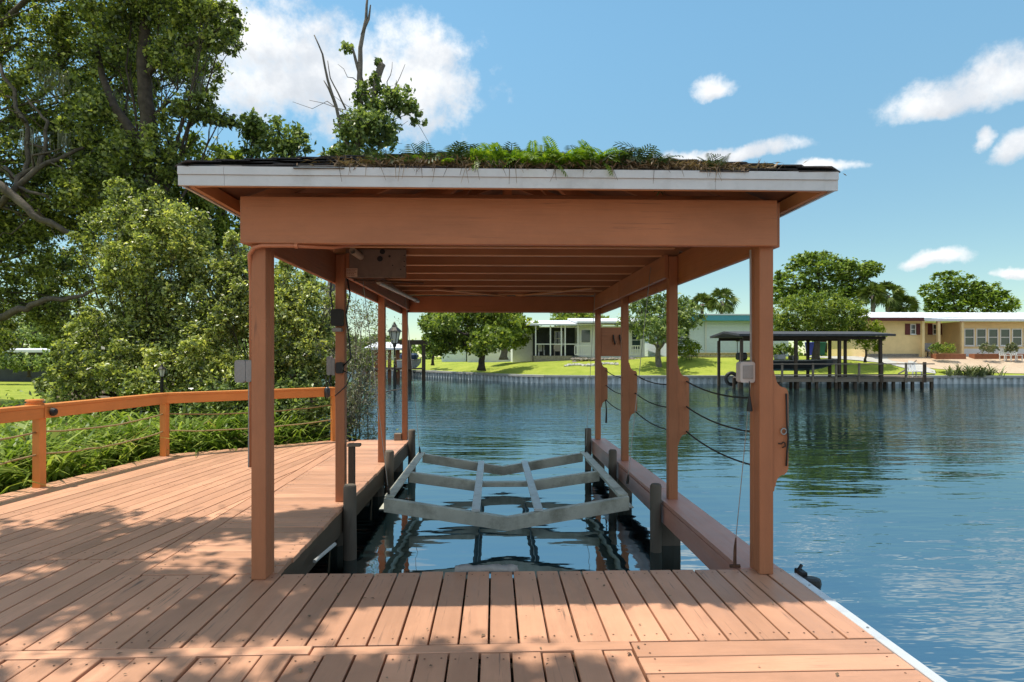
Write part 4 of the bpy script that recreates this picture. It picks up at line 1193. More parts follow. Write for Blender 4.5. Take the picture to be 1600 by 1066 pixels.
bright = [(-0.34, 3.80, 9, 0.55), (-0.10, 3.84, 15, 0.66), (0.02, 3.80, 14, 0.62), (0.14, 3.82, 14, 0.60), (0.27, 3.80, 15, 0.68), (0.40, 3.82, 16, 0.80), (0.50, 3.80, 16, 0.72), (0.62, 3.82, 16, 0.72), (0.72, 3.80, 12, 0.5)]
bright = [(x, y, n, k * 1.1) for (x, y, n, k) in bright]
bright.sort()
for i, (x, y, n, s_) in enumerate(bright):
    fern(x, y, n, s_, 'bright green fern on the roof eave, %s of the bright ones' % ('rightmost' if i == len(bright) - 1 else pos_w[i]), FR, 'bright ferns on the roof')
dark = [(-0.72, 3.80, 9, 0.75), (-0.58, 3.80, 8, 0.65), (-0.46, 3.90, 12, 0.85), (-0.24, 3.86, 14, 0.95), (-0.14, 3.98, 13, 0.9), (0.08, 3.98, 12, 0.9), (0.34, 4.02, 12, 0.95), (0.56, 3.98, 12, 0.95), (0.80, 3.84, 14, 0.95), (0.91, 3.82, 15, 1.0), (1.02, 3.80, 11, 0.7), (1.38, 3.79, 10, 0.65)]
dark = [(x, y, n + 3, k * 1.2) for (x, y, n, k) in dark]
dark.sort()
for i, (x, y, n, s_) in enumerate(dark):
    fern(x, y, n, s_, 'dark low fern on the roof eave, %s of the dark ones' % pos_w[i], FRD, 'dark ferns on the roof')
# litter: dry straw and leaves caught on the eave
n = 2500
xs_ = np.concatenate([RNG.normal(-0.45, 0.25, n // 3), RNG.normal(0.95, 0.32, n // 3), RNG.uniform(-0.95, 1.75, n // 3)]); ys_ = 3.70 + np.abs(RNG.normal(0, 0.09, len(xs_)))
zs_ = np.array([roof_top(x, y) for x, y in zip(xs_, ys_)]) + np.abs(RNG.normal(0, 0.024, len(xs_)))
v, f = leaf_arrays(np.stack([xs_, ys_, zs_], 1), 0.055, 0.9, 0.14, 0.03)
tag(link('roof_litter', np_mesh('roof_litter', v, f, L_DRY), None, world=True), 'dry straw and leaf litter heaped along the roof eave', 'leaf litter', kind='stuff')
m = MB()
for k in range(44):
    x = RNG.uniform(-0.95, 1.6); y = 3.70; z = roof_top(x, 3.72) + 0.005
    L = RNG.uniform(0.03, 0.12); dx_ = RNG.normal() * 0.04
    m.tube([(x, y + 0.03, z + 0.01), (x + dx_ * 0.4, y - 0.022, z), (x + dx_, y - 0.03, z - L)], [0.0025, 0.002, 0.001], 4)
tag(m.build('hanging_straw', L_DRY), 'dry stalks dangling over the white fascia', 'straw', kind='stuff')
# leaves dropped on the deck
n = 60
xs_ = RNG.uniform(-2.2, 1.9, n); ys_ = RNG.uniform(2.3, 4.0, n)
v, f = leaf_arrays(np.stack([xs_, ys_, np.full(n, 0.006)], 1), 0.022, 4.0, 0.5, 0.1)
tag(link('fallen_leaves', np_mesh('fallen_leaves', v, f, L_DRY), None, world=True), 'small dry leaves scattered over the deck boards', 'leaves', kind='stuff')

# ------------------------------------------------------------------ near trees and shrubs
def ell(u, v, d, ru, rv, rd=None):
    """ellipsoid centred where the lens sees (u, v) at distance d, radii in photo pixels"""
    p = P(u, v, d); k = d / FPX
    return (p.x, p.y, p.z, ru * k, (rd if rd else (ru + rv) / 2) * k, rv * k)
def gz(x, y): return bank_z(x, y)

# live oak left of the frame; its limbs reach over the deck
oak_e = [ell(70, 320, 18.5, 70, 50), ell(140, 330, 19, 60, 50), ell(20, 350, 19, 60, 40), ell(40, 470, 20, 60, 40), ell(110, 495, 20, 50, 35), ell(-30, 520, 20, 50, 40), ell(180, 240, 19, 60, 50), ell(40, 60, 19.5, 70, 55), ell(140, 70, 20.2, 70, 55), ell(90, 160, 18.8, 85, 55), ell(190, 150, 21.0, 60, 50), ell(250, 50, 21.8, 65, 50), ell(20, 250, 18.0, 60, 50),
         ell(120, 255, 19.5, 70, 40), ell(330, 40, 22.5, 45, 30), ell(300, 110, 22.5, 45, 40), ell(30, 400, 18.8, 65, 55), ell(105, 430, 21.0, 45, 40), ell(60, -60, 18.0, 90, 60), ell(220, -60, 21.0, 100, 60), ell(-120, 60, 18.0, 100, 90), ell(-150, 300, 18.0, 90, 90)]
over = [(-5.6, 3.2, 7.0, 1.1, 1.0, 0.6), (-4.2, 4.1, 7.3, 1.2, 0.8, 0.6), (-3.2, 2.6, 7.4, 1.0, 0.8, 0.6), (-5.2, 5.3, 6.9, 1.2, 0.7, 0.6), (-3.9, 5.7, 7.0, 1.0, 0.6, 0.5), (-6.8, 4.9, 6.8, 1.0, 0.9, 0.6),
        (-2.35, 3.1, 7.6, 0.55, 0.5, 0.4), (-2.05, 1.9, 7.6, 0.6, 0.5, 0.4), (-2.9, 6.0, 7.1, 0.6, 0.4, 0.4), (-4.6, 1.9, 7.2, 1.2, 1.0, 0.6), (-7.4, 2.8, 7.1, 1.2, 1.2, 0.7), (-3.1, 1.2, 7.8, 1.0, 0.6, 0.5), (-6.2, 0.6, 7.2, 1.3, 1.0, 0.6)]
def oak_limbs(m, tp):
    for pts, r0_, r1_ in (([P(-260, 330, 17.5), P(-120, 250, 17.2), P(0, 290, 16.8), P(50, 335, 16.8), P(120, 372, 17.1), P(170, 400, 17.6)], 0.280, 0.070),
                        ([P(-120, 250, 17.2), P(10, 265, 17.4), P(45, 310, 17.5), P(70, 345, 17.6)], 0.168, 0.070),
                        ([P(-260, 480, 18.2), P(-60, 505, 17.9), P(20, 487, 17.6), P(70, 468, 17.6), P(130, 462, 17.9), P(190, 440, 18.2)], 0.224, 0.049),
                        ([P(-150, 330, 17.4), P(0, 320, 17.1), P(60, 262, 17.2), P(110, 240, 17.6), P(160, 215, 18.2)], 0.168, 0.056),
                        ([P(0, 100, 17.5), P(40, 190, 17.4), P(45, 250, 17.4), P(20, 300, 17.1)], 0.070, 0.140),
                        ([P(60, 262, 17.2), P(75, 190, 17.4), P(40, 150, 17.5)], 0.098, 0.042),
                        ([tp[5], Vector((-9.5, 8.5, 7.2)), Vector((-6.5, 5.5, 6.9)), Vector((-4.4, 3.9, 7.2)), Vector((-2.6, 2.4, 7.5))], 0.10, 0.015),
                        ([Vector((-9.5, 8.5, 7.2)), Vector((-7.6, 4.5, 7.0)), Vector((-6.0, 1.2, 7.2))], 0.09, 0.03),
                        ([Vector((-6.5, 5.5, 6.9)), Vector((-4.6, 5.5, 6.9)), Vector((-2.9, 6.0, 7.1))], 0.05, 0.015)):
        pts = [Vector(p) for p in pts]; pp_ = []
        for (a, b) in zip(pts, pts[1:]): pp_ += wiggle(a, b, 5, 0.16)[:-1]
        pp_.append(pts[-1]); m.tube(pp_, taper(r0_ * 0.68, r1_ * 0.55, len(pp_) - 1), 9)
        for _ in range(5):
            st_ = pp_[int(RNG.integers(2, len(pp_)))]; en = st_ + Vector(RNG.normal(size=3) * 0.8); m.tube(wiggle(st_, en, 5, 0.25), taper(r1_ * 0.4, 0.008, 5), 5, cap=False)
oak = tree('oak_tree', 'spreading oak with bare limbs entering from the left edge of picture', 'tree', (-20.0, 17.0, gz(-20, 17)), (-19.2, 16.8, 7.5), 0.5,
           oak_e, 165000, 0.115, L_OAK, sub=26, subr=0.30, twigs=5, extra=oak_limbs, group=None, aspect=0.5, limbr=0.3)
# the oak's boughs over the deck belong to the same crown
v, f = leaf_arrays(clump_points(over, 105000, 15, 0.32, 0.2, 1.0, 0.05), 0.12, 0.6, 0.55)
link('bough_leaves', np_mesh('bough_leaves', v, f, L_OAK), oak, world=True)
def moss_mesh(spots, name, parent):
    v, f = [], []
    for (p, L, w) in spots:
        for _ in range(int(26 * w / 0.12)):
            x = Vector(p) + Vector(RNG.normal(size=3) * w * 0.45)
            q = x + Vector((RNG.normal() * 0.03, RNG.normal() * 0.03, -L * RNG.uniform(0.4, 1.1)))
            mm = (x + q) / 2 + Vector((RNG.normal() * 0.02, RNG.normal() * 0.02, 0)); e = Vector((0.009, 0, 0)) if RNG.random() < 0.5 else Vector((0, 0.009, 0))
            o = len(v); v += [x - e, x + e, mm + e, mm - e, q + e * 0.3, q - e * 0.3]
            f += [(o, o + 1, o + 2, o + 3), (o + 3, o + 2, o + 4, o + 5)]
    return tag(link(name, np_mesh(name, np.array([tuple(a) for a in v]), np.array(f), MOSS), parent, world=True), kind='stuff')
moss_mesh([(P(u, v_, d * 1.45), L * 1.4, w * 1.4) for (u, v_, d, L, w) in ((275, 80, 14.5, 0.7, 0.2), (262, 85, 14.4, 0.6, 0.18), (308, 100, 15, 0.8, 0.14), (312, 115, 15, 0.6, 0.1), (75, 110, 12.5, 0.5, 0.25), (95, 120, 12.5, 0.5, 0.2), (105, 180, 13, 0.6, 0.2), (60, 220, 12.5, 0.6, 0.2), (50, 210, 12.2, 0.7, 0.2), (185, 150, 14, 0.7, 0.2), (195, 165, 14, 0.6, 0.2), (100, 205, 12.4, 0.5, 0.2))], 'moss', oak)

# vine-clad forked tree behind it
def fork(m, tp):
    for pts, r0_, r1_ in (([P(235, 262, 17), P(205, 205, 17), P(178, 165, 17), P(160, 120, 17.2), P(150, 70, 17.3)], 0.17, 0.06),
                          ([P(233, 250, 17), P(232, 180, 17), P(224, 110, 17), P(226, 40, 17.1), P(222, -30, 17.2)], 0.24, 0.10),
                          ([P(148, 40, 17.3), P(143, -10, 17.3), P(147, -60, 17.3)], 0.09, 0.06),
                          ([P(228, 120, 17), P(260, 80, 17), P(310, 65, 16.8), P(350, 40, 16.6)], 0.09, 0.02),
                          ([P(232, 190, 17), P(262, 160, 17), P(310, 155, 16.8), P(355, 190, 16.6)], 0.06, 0.012)):
        pp_ = []
        for (a, b) in zip(pts, pts[1:]): pp_ += wiggle(a, b, 3, 0.06)[:-1]
        pp_.append(pts[-1]); m.tube(pp_, taper(r0_, r1_, len(pp_) - 1), 9)
b0 = P(238, 620, 17)
tree('forked_tree', 'tall dark forked tree with vines climbing its trunk, behind the shrubs', 'tree', (b0.x, b0.y, gz(b0.x, b0.y)), P(235, 262, 17), 0.30,
     [ell(250, 10, 17, 60, 40), ell(330, 15, 16.6, 50, 28), ell(345, 65, 16.6, 30, 18), ell(280, 90, 17, 45, 35), ell(300, 170, 16.8, 40, 22), ell(345, 185, 16.7, 26, 14), ell(258, 230, 16.7, 28, 50), ell(205, 250, 17, 40, 40), ell(150, 190, 17.4, 50, 40), ell(180, 60, 17.4, 60, 50), ell(200, -60, 17, 120, 50), ell(225, 330, 17, 50, 60), ell(150, 300, 17.5, 60, 50)],
     60000, 0.105, L_OAK, bark=BARKD, sub=18, subr=0.36, twigs=6, extra=fork, aspect=0.6, limbr=0.18)
# trees behind the roof's left end
b0 = P(420, 600, 22)
tree('loose_tree', 'loose crowned tree showing above the left end of roof', 'tree', (b0.x, b0.y, gz(b0.x, b0.y)), P(420, 330, 22), 0.16,
     [ell(430, 210, 22, 45, 25), ell(395, 200, 22, 22, 22), ell(460, 222, 22, 30, 22), ell(415, 260, 22, 60, 30), ell(385, 300, 22, 50, 40), ell(450, 300, 21, 50, 40)], 14000, 0.16, L_VINE, sub=14, bark=BARKD)
b0 = P(345, 600, 19)
tree('bright_tree', 'light green broadleaf tree just left of the white fascia', 'tree', (b0.x, b0.y, gz(b0.x, b0.y)), P(340, 380, 19), 0.14,
     [ell(320, 245, 19, 50, 30), ell(355, 262, 19, 35, 25), ell(300, 290, 19, 55, 40), ell(350, 330, 19, 55, 50), ell(290, 360, 18.5, 60, 60)], 14000, 0.15, L_LIME, sub=14, bark=BARKD)
# dead snag wrapped in vines
b0 = P(488, 600, 20)
snag = empty('vine_covered_snag', (b0.x, b0.y, gz(b0.x, b0.y)), 'dead leafless trunk rising above the roof, wrapped in vines', 'tree')
m = MB()
for pts, r0_, r1_ in (([P(486, 620, 20), P(535, 330, 20), P(566, 190, 20), P(562, 120, 20), P(563, 75, 20), P(572, 30, 20), P(575, -12, 20)], 0.15, 0.03),
                      ([P(566, 55, 20), P(576, 30, 20), P(579, 8, 20)], 0.06, 0.02), ([P(566, 130, 20), P(556, 95, 20), P(549, 68, 20)], 0.07, 0.03),
                      ([P(582, 170, 20), P(588, 130, 20), P(595, 105, 20), P(597, 100, 20)], 0.10, 0.12),
                      ([P(560, 260, 20), P(535, 210, 19.8), P(525, 165, 19.8), P(512, 125, 19.8), P(504, 85, 19.8), P(491, 55, 19.8)], 0.07, 0.02),
                      ([P(524, 165, 19.8), P(514, 140, 19.8), P(506, 126, 19.8)], 0.04, 0.015), ([P(540, 170, 19.8), P(528, 145, 19.8), P(516, 122, 19.8), P(512, 95, 19.8)], 0.03, 0.012)):
    pp_ = []
    for (a, b) in zip(pts, pts[1:]): pp_ += wiggle(a, b, 2, 0.05)[:-1]
    pp_.append(pts[-1]); m.tube(pp_, taper(r0_, r1_, len(pp_) - 1), 8)
for _ in range(30):
    a = P(RNG.uniform(550, 610), RNG.uniform(120, 230), 20); m.tube(wiggle(a, a + Vector(RNG.normal(size=3) * 0.9), 4, 0.2), taper(0.02, 0.006, 4), 4, cap=False)
m.build('trunk', DEADW, snag, smooth=True)
ev = [ell(570, 210, 20, 38, 38), ell(600, 160, 20, 28, 22), ell(625, 150, 20, 25, 18), ell(590, 200, 19.7, 35, 30), ell(545, 205, 20, 22, 28), ell(640, 170, 20, 14, 10), ell(612, 215, 20, 10, 22), ell(655, 178, 20, 7, 5), ell(664, 190, 20, 4, 6), ell(541, 76, 20, 8, 8), ell(590, 98, 20, 7, 6), ell(560, 245, 20, 40, 18), ell(520, 245, 20, 20, 12), ell(566, 150, 20, 14, 22), ell(585, 125, 20, 12, 10), ell(648, 190, 20, 6, 8)]
v, f = leaf_arrays(clump_points(ev, 8500, 12, 0.46, 0.3), 0.135, 0.3, 0.65, droop=0.8)
link('vines', np_mesh('vines', v, f, L_VINE), snag, world=True)
# big shrubs beside the deck
def shrub(name, label, u, d, ells, n, ls, mat, r0=0.05, **kw):
    b = P(u, 640, d)
    more = []
    for e in ells:                                        # shoots that break the outline
        for _ in range(4):
            q = unit(RNG.normal(size=(1, 3)))[0]; q[2] = abs(q[2]) * 1.1
            k = RNG.uniform(0.85, 1.25); r_ = RNG.uniform(0.16, 0.34)
            more.append((e[0] + q[0] * e[3] * k, e[1] + q[1] * e[4] * k, e[2] + q[2] * e[5] * k, e[3] * r_, e[4] * r_, e[5] * r_ * 1.3))
    ells = ells + more
    return tree(name, label, 'shrub', (b.x, b.y, gz(b.x, b.y) - 0.05), (b.x + 0.1, b.y, gz(b.x, b.y) + 0.9), r0, ells, n, ls, mat, bark=BARKD, limb_from=0.4, **kw)
shrub('tall_shrub', 'tall rounded shrub with a few red leaves, left of the boathouse', 235, 13, [ell(225, 345, 13, 60, 40), ell(270, 365, 12.8, 55, 45), ell(180, 385, 13, 50, 40), ell(235, 420, 12.6, 70, 45), ell(300, 410, 12.8, 40, 40), ell(200, 460, 13, 50, 35), ell(260, 480, 12.6, 60, 40)],
      56000, 0.07, L_BUSH, sub=34, subr=0.25, shell=0.65, group='shrubs beside the deck')
shrub('tall_shrub', 'broad glossy shrub filling the view between the two left posts', 430, 12.6, [ell(455, 450, 12.8, 45, 35), ell(490, 480, 12.6, 40, 40), ell(430, 500, 12.4, 55, 45), ell(475, 550, 12.3, 50, 50), ell(420, 580, 12.2, 55, 45), ell(500, 600, 12.2, 26, 40), ell(350, 445, 12.8, 45, 35), ell(380, 470, 12.6, 45, 45), ell(335, 520, 12.5, 50, 50), ell(375, 400, 13, 25, 35)],
      85000, 0.066, L_BUSH, sub=36, subr=0.25, shell=0.65, group='shrubs beside the deck')
shrub('low_shrub', 'low spreading shrub behind the railing at the left', 190, 12.2, [ell(170, 520, 12.6, 60, 35), ell(230, 530, 12.4, 60, 40), ell(140, 570, 12.2, 45, 40), ell(200, 580, 12.0, 60, 40), ell(290, 570, 12.0, 55, 45), ell(340, 600, 11.8, 50, 35), ell(250, 610, 11.6, 70, 30), ell(110, 610, 11.6, 40, 30)],
      62000, 0.068, L_BUSH, sub=34, subr=0.26, shell=0.6, group='shrubs beside the deck')
shrub('dark_shrub', 'dark shady shrub under the rail beside the outlet box', 370, 11.3, [ell(320, 650, 11.3, 55, 35), ell(400, 650, 11.2, 60, 40), ell(470, 650, 11.4, 50, 35), ell(360, 625, 11.5, 60, 30), ell(440, 620, 11.6, 60, 30), ell(505, 650, 11.5, 25, 30)],
      16000, 0.07, L_VINE, sub=22, subr=0.3, group='shrubs beside the deck')
# undergrowth behind the railing: strap leaves and fern-like blades
def blades(name, label, spots, mat, Lr, wr, per, kind='stuff', arch=1.0, zf=gz):
    V, F = [], []
    for (x, y, s_) in spots:
        for _ in range(per):
            a = RNG.uniform(0, 2 * math.pi); L = RNG.uniform(*Lr) * s_; w = RNG.uniform(*wr); tilt = RNG.uniform(0.15, 0.75)
            d = np.array([math.cos(a), math.sin(a), 0]); sd = np.array([-d[1], d[0], 0])
            b = np.array([x + RNG.normal() * 0.06, y + RNG.normal() * 0.06, zf(x, y) - 0.02]); o = len(V)
            for k in range(5):
                t = k / 4; ww_ = w * (0.55 + 0.9 * t) * (1 - t) ** 0.6 + 0.001
                c = b + d * L * (math.sin(tilt) * t + arch * 0.35 * t * t) + np.array([0, 0, L * (math.cos(tilt) * t - arch * 0.45 * t * t * t)])
                V += [c - sd * ww_, c + sd * ww_]
            F += [(o + 2 * k, o + 2 * k + 1, o + 2 * k + 3, o + 2 * k + 2) for k in range(4)]
    return tag(link(name, np_mesh(name, np.array(V), np.array(F), mat), None, world=True), label, 'plants', kind=kind)
sp_ = []
for _ in range(1500):
    y = RNG.uniform(3.5, 12.5); x = shore(y) - RNG.uniform(0.25, 5.4) - (0.5 if y < 9 else 0.2)
    sp_.append((x, y, RNG.uniform(0.7, 1.15)))
blades('undergrowth', 'leafy green undergrowth of strap leaves behind the deck railing', sp_, L_UNDER, (0.6, 1.25), (0.014, 0.032), 12)
n = 24000
yy = RNG.uniform(3.5, 14, n); xx = np.array([shore(y) for y in yy]) - RNG.uniform(0.3, 9.0, n); zz = np.array([gz(x, y) for x, y in zip(xx, yy)]) + np.abs(RNG.normal(0, 0.30, n))
v, f = leaf_arrays(np.stack([xx, yy, zz], 1), 0.11, 0.7, 0.4)
tag(link('ground_cover', np_mesh('ground_cover', v, f, L_UNDER), None, world=True), 'low leafy ground cover under the shrubs at left', 'plants', kind='stuff')
n = 1800
yy = RNG.uniform(4.5, 10, n); xx = np.array([shore(y) for y in yy]) - np.abs(RNG.normal(0.05, 0.3, n)) + 0.05; zz = np.array([gz(x, y) for x, y in zip(xx, yy)]) + 0.03
v, f = leaf_arrays(np.stack([xx, yy, zz], 1), 0.07, 1.6, 0.4)
tag(link('leaf_litter', np_mesh('leaf_litter', v, f, L_DRY), None, world=True), 'brown leaf litter along the outer edge of deck', 'leaf litter', kind='stuff')
# bare twiggy shrub with lichen overhanging the water
tw = P(560, 690, 12.2)
ts = empty('twiggy_shrub', (tw.x, tw.y, gz(tw.x, tw.y)), 'half bare twiggy shrub hung with grey moss over the water', 'shrub')
m = MB(); tips = []
for k in range(26):
    e = P(RNG.uniform(535, 600), RNG.uniform(440, 680), 12.2 + RNG.normal() * 0.4); b = Vector((tw.x - 0.3 + RNG.normal() * 0.15, tw.y + RNG.normal() * 0.2, gz(tw.x, tw.y)))
    mid = b.lerp(e, 0.5) + Vector((0, 0, 0.35)); pp_ = wiggle(b, mid, 4, 0.2)[:-1] + wiggle(mid, e, 5, 0.2); m.tube(pp_, taper(0.016, 0.003, len(pp_) - 1), 5, cap=False)
    for _ in range(7):
        i = int(RNG.integers(2, len(pp_))); t = pp_[i] + Vector(RNG.normal(size=3) * 0.22) + Vector((0, 0, -0.08)); m.tube(wiggle(pp_[i], t, 3, 0.3), taper(0.005, 0.0018, 3), 4, cap=False); tips += [t, pp_[i]]
pp_ = wiggle(P(520, 612, 12), P(588, 617, 12), 4, 0.1)[:-1] + wiggle(P(588, 617, 12), P(628, 607, 12), 4, 0.1); m.tube(pp_, taper(0.022, 0.008, len(pp_) - 1), 6)
m.build('branches', DEADW, ts, smooth=True)
tp_ = np.array([tuple(t) for t in tips]); pts = tp_[RNG.integers(0, len(tp_), 8000)] + RNG.normal(size=(8000, 3)) * 0.08
v, f = leaf_arrays(pts, 0.045, 0.1, 0.35, droop=1.2); link('moss', np_mesh('moss', v, f, MOSS), ts, world=True)
pts = tp_[RNG.integers(0, len(tp_), 1600)] + RNG.normal(size=(1600, 3)) * 0.08
v, f = leaf_arrays(pts, 0.05, 0.4, 0.45); link('leaves', np_mesh('leaves', v, f, L_VINE), ts, world=True)
# garden lantern among the shrubs
c = P(253, 592, 11.0)
gl = empty('garden_lantern', (c.x, c.y, gz(c.x, c.y)), 'small dark garden lantern half hidden in the shrubs', 'lantern')
MB().lathe((c.x, c.y, gz(c.x, c.y)), [(0.03, -0.1), (0.03, c.z - gz(c.x, c.y))], 8).build('pole', IRON, gl)
lantern(gl, c, 0.42, (IRON, LAMPG))

# ------------------------------------------------------------------ far bank: houses
def ux(u, y):
    """x of the point on the plane Y = y that the lens sees at column u"""
    k = (u - 800.0) / FPX; c, s_ = math.cos(YAW), math.sin(YAW)
    return y * (k * c + s_) / (c - k * s_)
def zv(v, d): return CAMZ + (HOR - v) / FPX * d
def window(parent, x0, x1, z0, z1, y, frame=W_WHITE, bars=1, fw=0.07, glass=GLASS):
    """sash window on a wall facing the lens: frame strips, recessed pane, sill"""
    w = empty_part('window', parent)
    MB().box(x0 + fw, x1 - fw, y - 0.012, y - 0.006, z0 + fw, z1 - fw).build('pane', glass, w)
    m = MB(); m.box(x0, x1, y - 0.05, y - 0.003, z1 - fw, z1); m.box(x0, x1, y - 0.05, y - 0.003, z0, z0 + fw)
    m.box(x0, x0 + fw, y - 0.05, y - 0.003, z0 + fw + 0.002, z1 - fw - 0.002); m.box(x1 - fw, x1, y - 0.05, y - 0.003, z0 + fw + 0.002, z1 - fw - 0.002)
    for k in range(bars):
        z = z0 + (z1 - z0) * (k + 1) / (bars + 1); m.box(x0 + fw + 0.002, x1 - fw - 0.002, y - 0.045, y - 0.014, z - fw * 0.4, z + fw * 0.4)
    m.build('frame', frame, w)
    MB().box(x0 - 0.04, x1 + 0.04, y - 0.10, y - 0.052, z0 - 0.05, z0 - 0.003).build('sill', frame, w)
    return w
def empty_part(name, parent):
    o = bpy.data.objects.new(name, None); C.objects.link(o); o.parent = parent; o.empty_display_size = 0.2
    return o

# --- yellow house at the right
D = 48.0; GYZ = 1.33
yx = lambda u, d=D: ux(u, d)
yh = empty('yellow_house', (yx(1480), 50, GYZ), 'yellow stucco house with white metal roof and row of sunroom windows', 'house')
xa, xb, xc, xd = ux(1352, 46.6), ux(1443, 46.6), ux(1500, 47.6), ux(1760, 47.6)
yA, yR, yS = 46.6, 49.6, 47.6
z0, z1 = GYZ - 0.5, 4.12
MB().box(xa, xb, yA, 52, z0, z1).build('wall', W_YEL, yh)
MB().box(xb + 0.002, xc - 0.002, yR, 52, z0, z1).build('wall', W_YEL, yh)
MB().box(xc, xd, yS, 52, z0, z1 - 0.02).build('wall', W_YEL, yh)
MB().box(xa - 0.02, xb - 0.4, yA - 0.03, yA - 0.003, z0, GYZ + 0.22).build('plinth', STONEB, yh)
# roof: low pitch sheet with folded eaves
m = MB(); e0, e1 = xa - 0.7, xd + 0.5
ye, yr = yA - 0.75, 49.6
v = [(e0, ye, z1 + 0.06), (yx(1452, 46), ye, z1 + 0.06), (yx(1452, 46), yS - 0.9, z1 + 0.02), (e1, yS - 0.9, z1 + 0.02), (e1, yr, z1 + 0.75), (e0 + 2.6, yr, z1 + 0.75)]
v2 = [(a, b, c + 0.10) for (a, b, c) in v]
m.add(v + v2, [(5, 4, 3, 2, 1, 0), (6, 7, 8, 9, 10, 11), (0, 1, 7, 6), (1, 2, 8, 7), (2, 3, 9, 8), (3, 4, 10, 9), (4, 5, 11, 10), (5, 0, 6, 11)])
m.add([(e0, ye, z1 + 0.16), (e0 + 2.6, yr, z1 + 0.85), (e0, 53, z1 + 0.16), (e0 + 2.6, 49.7, z1 + 0.85), (e1, 53, z1 + 0.16), (e1, 49.7, z1 + 0.85)], [(0, 1, 3, 2), (2, 3, 5, 4)])
rf = m.build('roof', R_WHITE, yh)
m = MB()
for k in range(44):
    x = e0 + 3 + k * 0.62
    if x > e1: break
    ys0 = ye if x < yx(1452, 46) else yS - 0.9
    za = z1 + 0.165 if x < yx(1452, 46) else z1 + 0.125
    m.bar((x, ys0 + 0.02, za), (x, yr, z1 + 0.855), 0.04, 0.05)
tag(m.build('seams', R_WHITE, rf), kind='stuff')
MB().bar((e0, ye - 0.03, z1 + 0.06), (yx(1441, 46), ye - 0.03, z1 + 0.06), 0.05, 0.26).build('fascia', MAROON, yh)
MB().bar((yx(1441, 46), ye - 0.035, z1 + 0.09), (yx(1453, 46), ye - 0.035, z1 + 0.09), 0.05, 0.16).build('fascia', R_WHITE, yh)
MB().bar((yx(1453, 46), yS - 0.94, z1 + 0.05), (e1, yS - 0.94, z1 + 0.05), 0.05, 0.18).build('fascia', R_WHITE, yh)
for (u0, u1, y) in ((1422, 1430.5, yA), (1457, 1465, yR)):
    x0_, x1_ = ux(u0, y), ux(u1, y)
    zb, zt = zv(522, y), zv(505.5, y)
    window(yh, x0_, x1_, zb, zt, y, fw=0.06)
    for (s_, x) in ((-1, x0_ - 0.22), (1, x1_ + 0.22)):
        m = MB(); m.box(x - 0.19, x + 0.19, y - 0.05, y - 0.004, zb - 0.03, zt + 0.03)
        m.build('shutter', MAROON, yh)
x0_, x1_ = ux(1481, yR), ux(1495.5, yR)
dr = MB().box(x0_, x1_, yR - 0.05, yR - 0.004, GYZ + 0.1, GYZ + 2.35).build('door', GLASS, yh)
m = MB(); m.box(x0_ - 0.07, x0_, yR - 0.08, yR - 0.003, GYZ + 0.1, GYZ + 2.42); m.box(x1_, x1_ + 0.07, yR - 0.08, yR - 0.003, GYZ + 0.1, GYZ + 2.42); m.box(x0_, x1_, yR - 0.075, yR - 0.051, GYZ + 1.1, GYZ + 1.18); m.build('door_frame', W_YEL, yh)
for (u, y) in ((1441.5, 46.2), (1466, 46.8), (1503, 46.9)):
    x = ux(u, y); MB().box(x - 0.10, x + 0.10, y - 0.1, y + 0.1, GYZ - 0.3, z1 + 0.02).build('porch_post', W_YEL, yh)
for k in range(9):
    x0_ = ux(1506.2 + 18.6 * k, yS); x1_ = ux(1506.2 + 18.6 * k + 15.8, yS)
    window(yh, x0_, x1_, GYZ + 0.85, GYZ + 2.22, yS, fw=0.07)
MB().box(xc + 0.05, xd, yS - 0.02, yS - 0.003, GYZ - 0.3, GYZ + 0.62).build('apron', W_WHITE, yh)
for k, (u0, u1) in enumerate(((1458, 1505), (1518, 1563), (1566, 1640))):
    bx_ = empty('planter', (ux((u0 + u1) / 2, 45.6), 45.6, GYZ - 0.3), 'long terracotta planter before yellow house, %s' % ('beside its porch', 'below the first sunroom windows', 'at the right picture edge')[k], 'planter', 'planters before the yellow house')
    MB().cbox(ux(u0, 45.6), ux(u1, 45.6), 45.3, 45.9, far_z(ux(u0, 45.6), 45.4) - 0.05, GYZ + 0.22, 0.02).build('trough', TERRA, bx_)
for k, (u, d, r, mm, lab) in enumerate(((1478, 45.6, 14, L_LIME, 'round light green bush in the porch planter'), (1463, 45.7, 9, L_FAR, 'dark green bush at the left of porch planter'), (1545, 45.6, 14, L_AGAVE, 'flowering pale bush under the sunroom windows'), (1580, 45.6, 9, L_AGAVE, 'small grey bush under the right sunroom windows'))):
    x = P(u, 555, d).x; tree('planter_bush', lab, 'bush', (x, d, GYZ), (x, d, GYZ + 0.3), 0.03, [ell(u, 543, d, r, 7), ell(u - r * 0.5, 545, d, r * 0.6, 6), ell(u + r * 0.5, 545, d, r * 0.6, 6)], 900, 0.12, mm, bark=BARKD, twigs=1)
ch = empty('porch_chair', (ux(1452, 46.6), 46.6, GYZ), 'dark cushioned porch chair beside the yellow house post', 'chair')
x = ux(1453, 46.8); y = 46.8
MB().cbox(x - 0.42, x + 0.42, y - 0.35, y + 0.4, GYZ + 0.38, GYZ + 0.52, 0.02).build('seat', BOXG, ch); MB().cbox(x - 0.42, x + 0.42, y + 0.3, y + 0.42, GYZ + 0.525, GYZ + 1.05, 0.02).build('backrest', BOXG, ch)
for (a, b) in ((-0.38, -0.3), (0.38, -0.3), (-0.38, 0.35), (0.38, 0.35)): MB().box(x + a - 0.03, x + a + 0.03, y + b - 0.03, y + b + 0.03, GYZ - 0.1, GYZ + 0.379).build('leg', IRON, ch)
